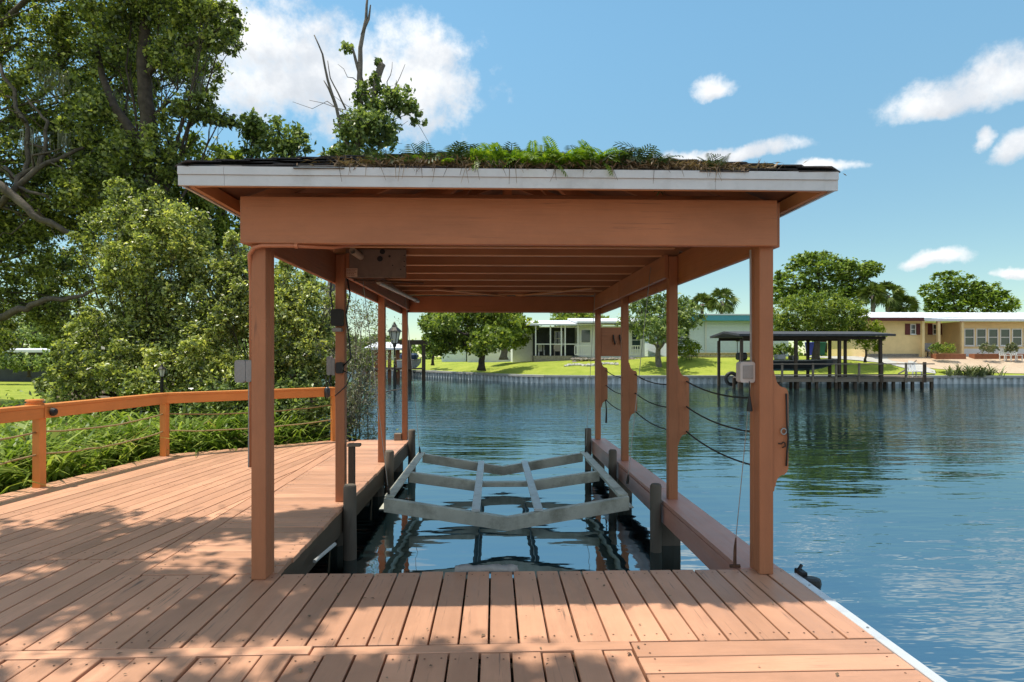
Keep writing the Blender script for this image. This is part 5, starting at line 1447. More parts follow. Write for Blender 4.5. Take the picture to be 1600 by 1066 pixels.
for (u, lab) in ((1571, 'white garden chair before the sunroom, left of the pair'), (1588, 'white garden chair before the sunroom, right of the pair')):
    x = ux(u, 44.6); y = 44.6; zg = far_z(x, y) + 0.03
    g_ = empty('garden_chair', (x, y, zg), lab, 'chair', 'white garden chairs')
    MB().cbox(x - 0.28, x + 0.28, y - 0.25, y + 0.25, zg + 0.40, zg + 0.45, 0.01).build('seat', W_WHITE, g_)
    for k in range(4): MB().box(x - 0.27 + 0.15 * k, x - 0.27 + 0.15 * k + 0.09, y + 0.24, y + 0.28, zg + 0.455, zg + 1.0).build('back_slat', W_WHITE, g_)
    for (a, b) in ((-0.25, -0.22), (0.25, -0.22), (-0.25, 0.22), (0.25, 0.22)): MB().box(x + a - 0.025, x + a + 0.025, y + b - 0.025, y + b + 0.025, zg, zg + 0.399).build('leg', W_WHITE, g_)

# --- teal trimmed house
D = 50.0; TZ = 1.33
th = empty('pale_blue_house', (ux(1140, D), D, TZ), 'pale blue flat roofed house with a teal fascia, behind right posts', 'house')
xa, xb = ux(1050, D), ux(1232, D)
MB().box(xa, xb, D, 60, TZ - 0.6, 4.25).build('wall', W_BLUE, th)
MB().box(xa - 0.5, xb + 0.4, D - 0.75, 60.4, 4.255, 4.68).build('fascia', TEAL, th)
MB().box(xa - 0.55, xb + 0.45, D - 0.8, 60.5, 4.685, 4.78).build('roof', R_WHITE, th)
for k in range(22):
    pass
m = MB()
for k in range(9): m.box(xa, xb, D - 0.022, D - 0.002, TZ + 0.15 + 0.31 * k, TZ + 0.15 + 0.31 * k + 0.025)
tag(m.build('siding_battens', W_BLUE, th), kind='stuff')
window(th, ux(1058, D), ux(1078, D), TZ + 0.9, TZ + 2.3, D)
MB().box(ux(1101, D), ux(1103.5, D), D - 0.1, D - 0.03, TZ - 0.4, 4.25).build('downpipe', W_WHITE, th)
x = ux(1152, D)
ws = empty('wall_ornament', (x, D, TZ + 1.0), 'small dark bird ornament on pale blue house wall', 'ornament')
MB().tube([(x, D - 0.04, TZ + 0.3), (x, D - 0.04, TZ + 1.2)], 0.02, 5).build('stake', IRON, ws); MB().tube([(x - 0.2, D - 0.05, TZ + 1.5), (x - 0.05, D - 0.05, TZ + 1.25), (x + 0.15, D - 0.05, TZ + 1.3), (x + 0.22, D - 0.05, TZ + 1.55)], 0.035, 5).build('bird', IRON, ws)
D2 = 47.2
bw = empty('block_wall', (ux(1120, D2), D2, 0.6), 'low yellowish block retaining wall in front of pale blue house', 'wall')
xa, xb = ux(1060, D2), ux(1215, D2); bh_ = (zv(551, D2) - zv(566, D2)) / 3
nb = 19
BLK = MB().cbox(-(xb - xa) / nb / 2 + 0.012, (xb - xa) / nb / 2 - 0.012, -0.15, 0.15, 0.01, bh_ - 0.01, 0.012).mesh('block', BLOCKY)
for r in range(3):
    for k in range(nb):
        o = link('block', BLK, bw, loc=(xa + (k + 0.5 + (0.5 if r == 1 else 0)) * (xb - xa) / nb - bw.location.x, RNG.normal() * 0.008, zv(566, D2) + r * bh_ - 0.6))
b0 = (ux(1077, 46), 46, 0.6)
tree('flowering_bush', 'yellow green rounded bush by the pale blue house corner', 'bush', b0, (b0[0], 46, 1.2), 0.06, [ell(1077, 540, 46, 17, 13), ell(1070, 548, 46, 14, 12), ell(1085, 547, 46, 12, 12)], 2600, 0.14, L_LIME, bark=BARKD, group=None)

# --- white house with screened porch
D = 52.0; HZ = zv(556, D)
wh = empty('white_house', (ux(900, D), D, 0.5), 'white house with screened porch on a grey block base', 'house')
xl, xp0, xp1, xr_ = ux(821, D + 3), ux(836, D), ux(906, D), ux(1010, D)
MB().box(ux(800, 57), xp1, D + 3.2, 62, HZ - 0.7, 3.95).build('wall', W_GREY, wh)
MB().box(xp1 + 0.002, xr_, D + 0.6, 62, HZ - 0.7, 3.95).build('wall', W_GREY, wh)
MB().box(xp0, xp1 - 0.01, D + 3.12, D + 3.197, HZ, 3.9).build('porch_back_wall', SCREEN, wh)
m = MB(); v = [(ux(819, 55), D - 0.35, 3.95), (xr_ + 0.6, D - 0.35, 3.95), (xr_ + 0.6, 58, 4.6), (ux(819, 55), 58, 4.6)]
m.add(v + [(a, b, c + 0.14) for (a, b, c) in v], [(3, 2, 1, 0), (4, 5, 6, 7), (0, 1, 5, 4), (1, 2, 6, 5), (2, 3, 7, 6), (3, 0, 4, 7)])
m.build('roof', R_WHITE, wh)
m = MB(); v = [(ux(905, 50), D - 0.9, 4.12), (xr_ + 0.7, D - 0.9, 4.12), (xr_ + 0.7, 58, 4.78), (ux(905, 50), 58, 4.78)]
m.add(v + [(a, b, c + 0.16) for (a, b, c) in v], [(3, 2, 1, 0), (4, 5, 6, 7), (0, 1, 5, 4), (1, 2, 6, 5), (2, 3, 7, 6), (3, 0, 4, 7)])
m.build('roof', R_WHITE, wh)
for u in (837, 860, 877, 883, 903): MB().box(ux(u, D) - 0.05, ux(u, D) + 0.05, D - 0.05, D + 0.05, HZ, 3.945).build('porch_post', W_GREY, wh)
for z in (HZ + 0.95, 3.80): MB().box(xp0 + 0.06, xp1 - 0.06, D - 0.03, D + 0.03, z, z + 0.07).build('porch_rail', W_GREY, wh)
MB().box(xp0 - 0.1, ux(893, D), D - 0.22, D + 3.1, zv(574, D), HZ - 0.002).build('porch_base', STONEB, wh)
MB().box(ux(897, D), ux(915, D), D - 0.22, D + 0.5, zv(570, D), HZ - 0.1).build('porch_base', STONEB, wh)
window(wh, ux(866, 55.2), ux(880, 55.2), HZ + 0.9, HZ + 2.2, D + 3.12)
dx0, dx1 = ux(907.5, D), ux(926, D)
dd = MB().box(dx0, dx1, D + 0.5, D + 0.596, HZ - 0.1, 3.75).build('door', W_WHITE, wh)
MB().box(dx0 + 0.14, dx1 - 0.14, D + 0.46, D + 0.498, HZ + 1.15, 3.6).build('pane', GLASS, dd)
window(wh, ux(1005, D) - 0.9, ux(1005, D) - 0.05, HZ + 0.5, HZ + 2.2, D + 0.6)
# white balustrade before the door
pr = empty('porch_railing', (ux(912, 51), 51, HZ - 0.2), 'white slatted railing in front of white house door', 'railing')
for (ua, ub) in ((898, 926), (978, 1000)):
    xa, xb = ux(ua, 50.6), ux(ub, 50.6)
    MB().box(xa, xb, 50.56, 50.64, HZ + 0.78, HZ + 0.86).build('rail', W_WHITE, pr); MB().box(xa, xb, 50.56, 50.64, HZ + 0.05, HZ + 0.11).build('rail', W_WHITE, pr)
    k = int((xb - xa) / 0.17)
    for i in range(k + 1): MB().box(xa + i * (xb - xa) / k - 0.03, xa + i * (xb - xa) / k + 0.03, 50.58, 50.62, HZ + 0.112, HZ + 0.778).build('baluster', W_WHITE, pr)
rk = empty('rock_wall', (ux(930, 49.6), 49.6, 0.4), 'rough grey stone retaining wall curving below white house door', 'wall')
for k in range(70):
    u = 897 + 105 * (k % 35) / 35; row = k // 35
    x = ux(u, 49.4); y = 49.4 + RNG.normal() * 0.08; z = zv(566.5 - 5.0 * row, 49.4)
    s_ = RNG.uniform(0.13, 0.24)
    m = MB().lathe((x, y, z - s_ * 0.6), [(s_ * 0.5, 0), (s_, s_ * 0.35), (s_ * 0.95, s_ * 0.8), (s_ * 0.4, s_ * 1.15)], 7)
    m.v = [(a + RNG.normal() * 0.03, b + RNG.normal() * 0.03, c + RNG.normal() * 0.025) for (a, b, c) in m.v]; m.build('stone', STONEB, rk)
for k in range(26):
    u = 884 + 82 * k / 26; y = 47.0 + 0.3 * math.sin(k * 0.4); x = ux(u, y); s_ = RNG.uniform(0.14, 0.24); z = far_z(x, y)
    m = MB().lathe((x, y, z - s_ * 0.3), [(s_ * 0.7, 0), (s_, s_ * 0.4), (s_ * 0.8, s_ * 0.9), (s_ * 0.3, s_ * 1.1)], 7)
    m.v = [(a + RNG.normal() * 0.03, b + RNG.normal() * 0.03, c + RNG.normal() * 0.02) for (a, b, c) in m.v]; m.build('stone', CONC, rk)
# things on the porch
for (u, w, h0, h1, lab, mt) in ((846, 0.55, 0.0, 1.0, 'white wicker chair on the screened porch', W_WHITE), (871, 0.6, 0.0, 0.7, 'tan cushioned chair on the screened porch', PVC)):
    x = ux(u, 53.2); y = 53.2
    c_ = empty('porch_chair', (x, y, HZ), lab, 'chair', 'porch chairs')
    MB().cbox(x - w / 2, x + w / 2, y - 0.3, y + 0.3, HZ + 0.38, HZ + 0.47, 0.02).build('seat', mt, c_); MB().cbox(x - w / 2, x + w / 2, y + 0.25, y + 0.31, HZ + 0.472, HZ + 1.0, 0.02).build('backrest', mt, c_)
    for (a, b) in ((-1, -1), (1, -1), (-1, 1), (1, 1)): MB().box(x + a * (w / 2 - 0.04) - 0.025, x + a * (w / 2 - 0.04) + 0.025, y + b * 0.25 - 0.025, y + b * 0.25 + 0.025, HZ, HZ + 0.379).build('leg', mt, c_)
x = ux(848, 52.8)
tb = empty('porch_table', (x, 52.8, HZ), 'dark round table behind the porch screen', 'table')
MB().lathe((x, 52.8, HZ), [(0.55, 0.95), (0.55, 1.0)], 16).build('top', IRON, tb); MB().lathe((x, 52.8, HZ), [(0.3, 0), (0.05, 0.05), (0.05, 0.948)], 10).build('stem', IRON, tb)
# --- houses at the far left of that bank
def small_house(name, label, u0, u1, d, vt, vb, wall, roof_m, wins=(), depth=7, rise=0.5):
    x0_, x1_ = ux(u0, d), ux(u1, d); zt, zb = zv(vt, d), zv(vb, d)
    h = empty(name, ((x0_ + x1_) / 2, d, zb), label, 'house')
    MB().box(x0_, x1_, d, d + depth, zb - 1.2, zt).build('wall', wall, h)
    m = MB(); v = [(x0_ - 0.4, d - 0.5, zt + 0.002), (x1_ + 0.4, d - 0.5, zt + 0.002), (x1_ + 0.4, d + depth / 2, zt + rise), (x0_ - 0.4, d + depth / 2, zt + rise), (x1_ + 0.4, d + depth + 0.5, zt + 0.002), (x0_ - 0.4, d + depth + 0.5, zt + 0.002)]
    m.add(v + [(a, b, c + 0.13) for (a, b, c) in v], [(3, 2, 1, 0), (5, 4, 2, 3), (6, 7, 8, 9), (9, 8, 10, 11), (0, 1, 7, 6), (4, 5, 11, 10), (1, 2, 8, 7), (2, 4, 10, 8), (5, 3, 9, 11), (3, 0, 6, 9)])
    m.build('roof', roof_m, h)
    for (a, b) in wins: window(h, ux(a, d), ux(b, d), zb + 0.8, zb + 1.9, d)
    return h
small_house('pale_house', 'pale blue house behind the round lawn tree', 690, 728, 66, 541, 556, W_BLUE, R_WHITE, ((698, 706), (712, 720)))
small_house('cream_house', 'long white house low behind the two lawn trees', 730, 815, 62, 537, 556, W_WHITE, R_WHITE, ((738, 746), (755, 763), (800, 808)))
small_house('far_house', 'distant white house up the canal at left', 586, 606, 88, 546, 560, W_WHITE, R_WHITE, ((590, 594),))
small_house('long_shed', 'long low building with pale metal roof beyond the left lawn', -90, 104, 34, 551, 575, SCREEN, R_WHITE, depth=5, rise=0.12)

# trash bins behind the dock
for (u, mt, lab) in ((1268, BINB, 'blue wheeled bin beside the driveway'), (1281, BING, 'green wheeled bin beside the driveway')):
    x = ux(u, 47.5); zg = far_z(x, 47.5) + 0.03
    b_ = empty('wheeled_bin', (x, 47.5, zg), lab, 'bin', 'wheeled bins')
    m = MB(); m.add([(x - 0.26, 47.3, zg + 0.06), (x + 0.26, 47.3, zg + 0.06), (x + 0.26, 47.8, zg + 0.06), (x - 0.26, 47.8, zg + 0.06), (x - 0.33, 47.2, zg + 1.0), (x + 0.33, 47.2, zg + 1.0), (x + 0.33, 47.9, zg + 1.0), (x - 0.33, 47.9, zg + 1.0)], [(3, 2, 1, 0), (4, 5, 6, 7), (0, 1, 5, 4), (1, 2, 6, 5), (2, 3, 7, 6), (3, 0, 4, 7)]); m.build('body', mt, b_)
    MB().cbox(x - 0.35, x + 0.35, 47.15, 47.95, zg + 1.002, zg + 1.09, 0.03).build('lid', mt, b_)
    for s_ in (-1, 1): MB().tube([(x + s_ * 0.3, 47.85, zg + 0.12), (x + s_ * 0.36, 47.85, zg + 0.12)], 0.12, 10).build('wheel', BLACK, b_)
# fallen branches
x = ux(1405, 41.6)
tag(MB().tube([P(1404, 584, 41.3), P(1420, 575, 41.4), P(1432, 563, 41.6)], [0.05, 0.07, 0.03], 6).build('driftwood', DEADW), 'leaning weathered branch at the right end of neighbour dock', 'branch')

# ------------------------------------------------------------------ neighbour's covered dock
D = 36.5; DZ = zv(589, D)
dk = empty('covered_dock', (ux(1270, D), D, DZ), 'weathered grey neighbour dock with dark flat canopy over a boat', 'dock')
xa, xb = ux(1150, 35.6), ux(1446, 35.6)
nb = 100
PLK = MB().cbox(-(xb - xa) / nb / 2 + 0.006, (xb - xa) / nb / 2 - 0.006, -0.55, 0.55, -0.05, 0, 0.004).mesh('plank', GREYWOOD)
for k in range(nb): link('plank', PLK, dk, loc=(xa + (k + 0.5) * (xb - xa) / nb - dk.location.x, 35.5 - D, RNG.normal() * 0.004))
xe = ux(1325, 39)
for k in range(26):
    link('plank', PLK, dk, loc=(xe + (k + 0.5) * 0.14 - dk.location.x, 36.65 + 1.0 - D, -0.003)); link('plank', PLK, dk, loc=(xe + (k + 0.5) * 0.14 - dk.location.x, 38.8 - D, 0.002)); link('plank', PLK, dk, loc=(xe + (k + 0.5) * 0.14 - dk.location.x, 39.95 - D, -0.002))
for y in (34.98, 36.02): MB().bar((xa, y, DZ - 0.16), (xb, y, DZ - 0.16), 0.05, 0.2).build('stringer', GREYWOOD, dk)
for k in range(11):
    x = xa + (xb - xa) * k / 10
    for y in (35.1, 35.9): MB().box(x - 0.07, x + 0.07, y - 0.07, y + 0.07, -2, DZ - 0.055).build('pile', DARKWOOD, dk)
for u in (1205, 1221, 1269, 1305, 1341, 1376, 1414, 1443):
    x = ux(u, 35.0); w_ = 0.055 if u not in (1376, 1443) else 0.09
    MB().box(x - w_, x + w_, 34.88, 34.945, DZ - 0.3, zv(567.5, 35) + (0.05 if w_ > 0.06 else 0)).build('rail_post', GREYWOOD if w_ < 0.06 else DARKWOOD, dk)
for v_ in (569, 586): MB().box(ux(1196, 35), xb, 34.83, 34.877, zv(v_, 35) - 0.03, zv(v_, 35) + 0.03).build('rail', GREYWOOD, dk)
# canopy
RZa = zv(531, 36.5)
xa, xb = ux(1152, 36), ux(1370, 36)
for u in (1146, 1228, 1258, 1294, 1312, 1356):
    for y in (35.3, 38.9) if u not in (1258, 1312) else (37.6,):
        x = ux(u, 36.5); MB().box(x - 0.075, x + 0.075, y - 0.075, y + 0.075, -2, RZa).build('canopy_post', DARKWOOD, dk)
for y in (35.2, 39.0): MB().bar((xa, y, RZa + 0.09), (xb, y, RZa + 0.09), 0.09, 0.18).build('beam', DARKWOOD, dk)
m = MB(); v = [(xa - 0.4, 34.7, RZa + 0.185), (xb + 0.3, 34.7, RZa + 0.185), (xb + 0.3, 37.1, RZa + 0.42), (xa - 0.4, 37.1, RZa + 0.42), (xb + 0.3, 39.5, RZa + 0.185), (xa - 0.4, 39.5, RZa + 0.185)]
m.add(v + [(a, b, c + 0.12) for (a, b, c) in v], [(3, 2, 1, 0), (5, 4, 2, 3), (6, 7, 8, 9), (9, 8, 10, 11), (0, 1, 7, 6), (4, 5, 11, 10), (1, 2, 8, 7), (2, 4, 10, 8), (5, 3, 9, 11), (3, 0, 6, 9)])
m.build('canopy_roof', SHROOF, dk)
# boat on the neighbour's lift
def boat(name, label, xs_, y, z, L, beam, hgt, mats, flip=1):
    b = empty(name, (xs_ + flip * L / 2, y, z), label, 'boat')
    st_ = 12; v = []; f = []
    for i in range(st_ + 1):
        t = i / st_; w = beam / 2 * (0.82 + 0.18 * math.sin(math.pi * min(t * 1.4, 1))) * (1 - max(0, (t - 0.62) / 0.38) ** 2.2 * 0.96)
        kz = z + hgt * 0.78 * max(0, (t - 0.55) / 0.45) ** 2.4; top = z + hgt * (1 + 0.16 * t ** 3); x = xs_ + flip * L * t
        v += [(x, y, kz), (x, y - w * 0.7, kz + (top - kz) * 0.22), (x, y - w, top), (x, y - w * 0.86, top + 0.03), (x, y + w * 0.86, top + 0.03), (x, y + w, top), (x, y + w * 0.7, kz + (top - kz) * 0.22)]
    for i in range(st_):
        for k in range(7): f.append((i * 7 + k, (i + 1) * 7 + k, (i + 1) * 7 + (k + 1) % 7, i * 7 + (k + 1) % 7))
    f += [tuple(range(7)), tuple(range(st_ * 7, st_ * 7 + 7))[::-1]]
    MB().add(v, f).build('hull', mats[0], b)
    m = MB()
    for s_ in (-1, 1):
        m.tube([v[i * 7 + (2 if s_ < 0 else 5)] for i in range(st_ + 1)], 0.035, 6)
    m.build('gunwale', mats[1], b)
    return b
bz = zv(580, 37)
bt = boat('fishing_boat', 'charcoal fishing boat hoisted under the neighbour canopy', ux(1168, 37), 37.2, bz, ux(1312, 37) - ux(1168, 37), 1.9, 0.62, (HULL, BOXG))
x = ux(1160, 37)
MB().cbox(x - 0.28, x + 0.32, 36.95, 37.45, zv(563, 37), zv(551, 37), 0.09).build('outboard_cowl', BLACK, bt); MB().cbox(x - 0.12, x + 0.14, 37.1, 37.3, zv(598, 37), zv(563, 37) - 0.004, 0.03).build('outboard_leg', BLACK, bt)
x = ux(1222, 37); MB().cbox(x - 0.3, x + 0.2, 36.9, 37.5, bz + 0.68, bz + 1.0, 0.05).build('console', HULLW, bt); MB().cbox(x + 0.6, x + 1.0, 36.9, 37.5, bz + 0.68, bz + 0.95, 0.04).build('seat', BOXG, bt); MB().tube([(x + 0.15, 37.2, bz + 1.0), (x - 0.15, 37.2, bz + 1.35)], 0.03, 6).build('steering_post', IRON, bt)
ty = P(1143, 592, 36.6)
m = MB(); R_, r_ = 0.34, 0.11; n1, n2 = 18, 8
v = [(ty.x + (R_ + r_ * math.cos(b)) * math.cos(a), ty.y + r_ * math.sin(b), ty.z + (R_ + r_ * math.cos(b)) * math.sin(a)) for a in np.linspace(0, 2 * math.pi, n1, endpoint=False) for b in np.linspace(0, 2 * math.pi, n2, endpoint=False)]
m.add(v, [(i * n2 + k, ((i + 1) % n1) * n2 + k, ((i + 1) % n1) * n2 + (k + 1) % n2, i * n2 + (k + 1) % n2) for i in range(n1) for k in range(n2)])
tag(m.build('tyre_fender', BLACK, None, smooth=True), 'black tyre fender hanging at the left end of neighbour dock', 'tyre')
ch = empty('dock_chair', (ux(1390, 36.2), 36.2, DZ), 'white slatted chair on the neighbour dock', 'chair')
x = ux(1398, 37.4); y = 35.6; zg = DZ
MB().cbox(x - 0.3, x + 0.3, y - 0.25, y + 0.3, zg + 0.30, zg + 0.35, 0.01).build('seat', W_GREY, ch)
for k in range(4): MB().bar((x - 0.24 + 0.16 * k, y + 0.3, zg + 0.36), (x - 0.24 + 0.16 * k, y + 0.42, zg + 0.85), 0.11, 0.025, (0, 1, 0)).build('back_slat', W_GREY, ch)
for (a, b) in ((-0.27, -0.22), (0.27, -0.22), (-0.27, 0.26), (0.27, 0.26)): MB().box(x + a - 0.025, x + a + 0.025, y + b - 0.025, y + b + 0.025, zg, zg + 0.299).build('leg', W_GREY, ch)
# agave-like clump spilling over the seawall
cx_, cy_ = ux(1520, 40.6), wall_y(ux(1520, 40.6)) + 0.25
blades('spiky_clump', 'spiky pale green agave clump spilling over the right seawall', [(cx_ + RNG.normal() * 0.75, cy_ + RNG.normal() * 0.3 - 0.15, RNG.uniform(0.7, 1.2)) for _ in range(46)], L_AGAVE, (0.6, 1.25), (0.03, 0.06), 9, kind=None, arch=0.7, zf=lambda x, y: 0.02)
tag(bpy.context.scene.objects['spiky_clump'], None, 'plant')
b0 = (ux(1482, 41.8), 41.8, 0.2)
blades('young_grass_clump', 'bright green low clump left of the spiky agave', [(b0[0] + RNG.normal() * 0.35, 42.0 + RNG.normal() * 0.2, 0.8) for _ in range(16)], L_LIME, (0.4, 0.8), (0.02, 0.05), 9, kind=None, zf=lambda x, y: 0.08)
tag(bpy.context.scene.objects['young_grass_clump'], None, 'plant')

# ------------------------------------------------------------------ boathouse and boats up the canal on the left
D = 48.0
ld = empty('far_boathouse', (ux(625, D), D, WZ), 'dark timber boat lift frame up the canal at left', 'boathouse')
for (u, y) in ((640, 47), (662, 47), (640, 51), (662, 51)): 
    x = ux(u, y); MB().box(x - 0.13, x + 0.13, y - 0.13, y + 0.13, -2, zv(536, 48)).build('post', DARKWOOD, ld)
for y in (47, 51): MB().bar((ux(612, 47), y, zv(535, 48)), (ux(664, 47), y, zv(535, 48)), 0.2, 0.3).build('beam', DARKWOOD, ld)
MB().box(ux(610, 47), ux(663, 47), 46.4, 47.6, zv(577, 47), zv(575, 47)).build('platform', DARKWOOD, ld)
bt = boat('pontoon_boat', 'white boat with a dark blue cover under far lift frame', ux(622, 49), 49, zv(577, 49), ux(658, 49) - ux(622, 49), 1.8, 0.7, (HULLW, BOXG))
MB().cbox(ux(626, 49), ux(652, 49), 48.3, 49.7, zv(562, 49), zv(552, 49), 0.15).build('cover', BLUEC, bt)
D = 54.0
lb = empty('tan_boathouse', (ux(590, D), D, WZ), 'small open boathouse with white roof and maroon posts at left', 'boathouse')
for u in (577, 585, 592, 599, 612, 625):
    for y in (53, 57): x = ux(u, D); MB().box(x - 0.12, x + 0.12, y - 0.12, y + 0.12, -2, zv(547, D)).build('post', TERRA, lb)
m = MB(); v = [(ux(574, D), 52.4, zv(547, D)), (ux(634, D), 52.4, zv(547, D)), (ux(626, D), 55, zv(537, D)), (ux(584, D), 55, zv(537, D)), (ux(634, D), 57.6, zv(547, D)), (ux(574, D), 57.6, zv(547, D))]
m.add(v + [(a, b, c + 0.15) for (a, b, c) in v], [(3, 2, 1, 0), (5, 4, 2, 3), (6, 7, 8, 9), (9, 8, 10, 11), (0, 1, 7, 6), (4, 5, 11, 10), (1, 2, 8, 7), (2, 4, 10, 8), (5, 3, 9, 11), (3, 0, 6, 9)])
m.build('roof', R_WHITE, lb)
MB().box(ux(574, D), ux(634, D), 52.6, 57.4, zv(577, D), zv(575, D)).build('platform', GREYWOOD, lb)
c = P(616.5, 542, 40)
sl2 = empty('street_lantern', (c.x, c.y, WZ), 'tall black lamp post with coach lantern standing over the canal', 'lamp post')
MB().lathe((c.x, c.y, 0), [(0.10, -2), (0.10, 0.1), (0.075, 0.3), (0.06, 1.2), (0.055, c.z)], 10).build('pole', IRON, sl2)
lantern(sl2, c, 2.45, (IRON, LAMPG))

# ------------------------------------------------------------------ trees on the far bank
def ftree(name, label, u, d, vb, ells, n, ls, mat=None, r0=0.2, cat='tree', **kw):
    x, y = P(u, 555, d).x, P(u, 555, d).y
    zb = zv(vb, d)
    top = max(e[2] for e in ells)
    return tree(name, label, cat, (x, y, zb), (x + 0.05, y, zb + (top - zb) * 0.55), r0, ells, n, ls, mat or L_FAR, bark=kw.pop('bark', BARKD), **kw)
def crown(u, v, ru, rv, d, k=7, seed=0):
    r = np.random.default_rng(seed); es = [ell(u, v, d, ru * 0.62, rv * 0.6)]
    for i in range(k):
        a = 2 * math.pi * i / k + r.normal() * 0.2; es.append(ell(u + math.cos(a) * ru * 0.62, v - math.sin(a) * rv * 0.55 + 0.1 * rv, d + r.normal() * ru / 960 * d * 0.4, ru * r.uniform(0.32, 0.46), rv * r.uniform(0.32, 0.46)))
    return es
ftree('lawn_tree', 'round broadleaf tree on the far lawn, left of the two', 752, 46.5, 573, crown(738, 508, 84, 46, 47, 11, 1) + [ell(690, 535, 47, 30, 18), ell(765, 530, 46, 34, 18), ell(680, 510, 47, 24, 18)], 22000, 0.26, L_LIME, r0=0.28, limb_from=0.7, group='lawn trees')
ftree('lawn_tree', 'light green tree on the far lawn, right of the two', 787, 53, 557, crown(795, 508, 46, 38, 53, 7, 2), 9000, 0.26, L_LIME, r0=0.35, bark=DEADW, limb_from=0.7, group='lawn trees')
ftree('lawn_tree', 'small tree left of the round lawn tree, by canal', 676, 56, 566, crown(674, 535, 20, 18, 56, 5, 3), 2600, 0.26, group='lawn trees', r0=0.15)
ftree('white_trunk_tree', 'tree with pale trunk on the far lawn behind the right posts', 1029, 46.0, 576, crown(1030, 490, 66, 44, 46, 9, 4) + [ell(1010, 512, 46, 26, 20), ell(1060, 500, 46, 30, 20)], 12000, 0.22, L_VINE, r0=0.26, bark=DEADW, limb_from=0.6)
ftree('far_tree', 'tree behind the white house porch roof', 900, 66, 550, crown(905, 496, 48, 22, 66, 7, 5), 6000, 0.34, L_LIME, group='trees behind the houses')
ftree('broad_oak', 'broad umbrella shaped oak standing behind the neighbour dock', 1285, 66, 545, [ell(1285, 418, 66, 55, 20), ell(1240, 440, 66, 38, 20), ell(1330, 425, 66, 40, 16), ell(1360, 420, 66, 20, 12), ell(1222, 462, 66, 18, 16), ell(1300, 450, 66, 50, 20), ell(1345, 450, 66, 28, 14), ell(1260, 465, 66, 40, 20), ell(1275, 405, 66, 40, 10), ell(1330, 470, 66, 25, 12)], 22000, 0.34, L_FAR, r0=0.5, sub=34, subr=0.22, shell=0.6, flat=0.6, up=0.9)
ftree('rounded_tree', 'rounded lighter tree standing just behind the dock canopy', 1275, 44.5, 560, [ell(1240, 490, 44.5, 38, 24), ell(1285, 482, 44.5, 40, 26), ell(1325, 488, 44.5, 28, 22), ell(1220, 505, 44.5, 20, 20), ell(1300, 505, 44.5, 45, 18), ell(1255, 510, 44.5, 40, 14), ell(1340, 498, 44.5, 14, 16)], 20000, 0.20, L_LIME, r0=0.3, sub=26, subr=0.26, droop=0.8, aspect=0.35)
ftree('yellow_shrub', 'yellow green young tree at the yellow house corner', 1352, 44.5, 560, [ell(1352, 512, 44.5, 26, 14), ell(1340, 525, 44.5, 18, 12), ell(1368, 522, 44.5, 18, 12), ell(1356, 538, 44.5, 20, 12)], 4200, 0.17, L_YEL, r0=0.09)
ftree('right_oak', 'spreading oak behind the yellow house roof', 1495, 70, 540, [ell(1485, 440, 70, 30, 16), ell(1460, 455, 70, 22, 14), ell(1510, 455, 70, 30, 20), ell(1490, 475, 70, 40, 18), ell(1530, 470, 70, 35, 22), ell(1560, 472, 70, 26, 18), ell(1580, 482, 70, 14, 8), ell(1540, 455, 70, 24, 14), ell(1465, 485, 70, 24, 10)], 13000, 0.36, L_FAR, r0=0.5, sub=28, subr=0.24, shell=0.6, flat=0.65, up=0.9)
# fan palms
def palm(u, d, vtop, r, lab, seed, skirt=False):
    r_ = np.random.default_rng(seed); x, y = ux(u, d), d; zt = zv(vtop, d)
    root = empty('palm_tree', (x, y, 1.2), lab, 'palm', 'palms behind the houses')
    MB().tube([(x + 0.1, y, 1.0), (x, y, (1.0 + zt) / 2), (x, y, zt)], [0.24, 0.19, 0.22], 9).build('trunk', DEADW, root, smooth=True)
    V, F = [], []
    for k in range(44):
        a = r_.uniform(0, 2 * math.pi); e = math.asin(r_.uniform(-0.75 if skirt else -0.45, 0.98)); d3 = np.array([math.cos(a) * math.cos(e), math.sin(a) * math.cos(e), math.sin(e)])
        hub = np.array([x, y, zt]) + d3 * r * r_.uniform(0.25, 0.5); sd = np.cross(d3, [0, 0, 1.0]); sd /= np.linalg.norm(sd) + 1e-6; n_ = np.cross(sd, d3); ro = r_.uniform(-1.2, 1.2); sd = sd * math.cos(ro) + n_ * math.sin(ro)
        for j in range(11):
            b = (j - 5) / 5 * 1.25; dd_ = d3 * math.cos(b) + sd * math.sin(b); L = r * r_.uniform(0.45, 0.62); w = r * 0.045
            pr = -d3 * math.sin(b) + sd * math.cos(b); o = len(V); tip = hub + dd_ * L - np.array([0, 0, L * 0.28])
            V += [hub - pr * w * 0.4, hub + dd_ * L * 0.55 - pr * w, tip, hub + dd_ * L * 0.55 + pr * w]; F.append((o, o + 1, o + 2, o + 3))
    link('crown', np_mesh('crown', np.array(V), np.array(F), L_PALM), root, world=True)
palm(1364, 62, 460, 1.7, 'fan palm leftmost of three beside the broad oak', 1); palm(1387, 62, 460, 1.9, 'fan palm in the middle of three beside the oak', 2, True); palm(1412, 62, 478, 1.7, 'fan palm rightmost of three, just above yellow house', 3)
palm(1128, 70, 470, 2.0, 'shaggy fan palm above the pale blue house, right of two', 4, True); palm(1097, 72, 474, 1.7, 'fan palm above the pale blue house, left of two', 5)
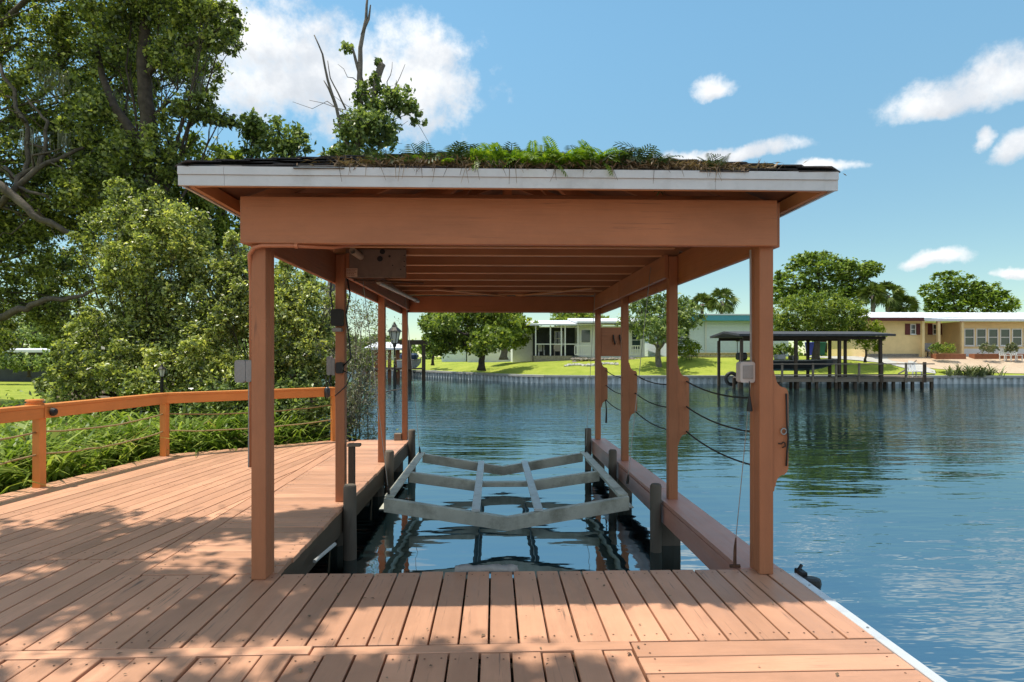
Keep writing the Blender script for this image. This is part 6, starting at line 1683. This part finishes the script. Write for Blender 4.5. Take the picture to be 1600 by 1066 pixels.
# low hedges and distant wood closing the horizon
blobs = []
for k in range(70):
    u = -260 + 2200 * k / 70 + RNG.normal() * 8; d = 105 + RNG.normal() * 8
    if 560 < u < 680 : vv_ = RNG.uniform(540, 548)
    else: vv_ = RNG.uniform(530, 544)
    blobs.append(ell(u, vv_ + 8, d, 24, 26))
v, f = leaf_arrays(clump_points(blobs, 26000, 14, 0.4, 0.4), 0.7, 0.5, 0.7)
tag(link('distant_wood', np_mesh('distant_wood', v, f, L_FAR), None, world=True), 'distant line of trees along the horizon', 'woods', kind='stuff')
for (u, d, v_, ru, rv, lab) in ((45, 30, 566, 70, 14, 'clipped hedge before the long shed at left'), (1150, 62, 535, 60, 12, 'hedge row behind pale blue house'), (700, 72, 545, 30, 10, 'hedge by the far canal bend')):
    es = [ell(u + ru * (k - 3) / 3, v_, d, ru * 0.3, rv) for k in range(7)]
    b = P(u, v_, d); tree('hedge', lab, 'hedge', (b.x, b.y, b.z - rv * d / 960), (b.x, b.y, b.z), 0.08, es, 4500, 0.16, L_VINE, bark=BARKD, twigs=1, sub=12)
for (u, d, v_, ru, rv, lab, mt) in ((20, 42, 505, 60, 40, 'leafy tree beyond the long shed, at left edge', L_VINE), (85, 45, 520, 45, 28, 'leafy tree beyond the long shed, nearer the shrubs', L_LIME), (520, 60, 528, 40, 24, 'bushy tree on the left bank up the canal', L_VINE), (590, 75, 535, 30, 14, 'bushy tree behind the tan boathouse', L_VINE), (560, 34, 560, 26, 22, 'green bush at the left canal edge behind twigs', L_LIME), (450, 40, 520, 60, 50, 'leafy tree on the left bank behind the broad shrub', L_VINE)):
    ftree('bank_tree', lab, u, d, 600 if d < 45 else 575, crown(u, v_, ru, rv, d, 7, int(u)), 6500, 0.0045 * d, mt, group='trees on the left bank', r0=0.15)
for (u, d, lab) in ((1195, 45.6, 'low bush behind the boat under neighbour canopy'), (1225, 46.2, 'low bush between canopy posts of neighbour dock')):
    ftree('low_bush', lab, u, d, 556, [ell(u, 545, d, 14, 8), ell(u + 10, 548, d, 12, 7), ell(u - 10, 549, d, 10, 6)], 1300, 0.15, L_FAR, r0=0.04, cat='bush', group='bushes behind the dock')
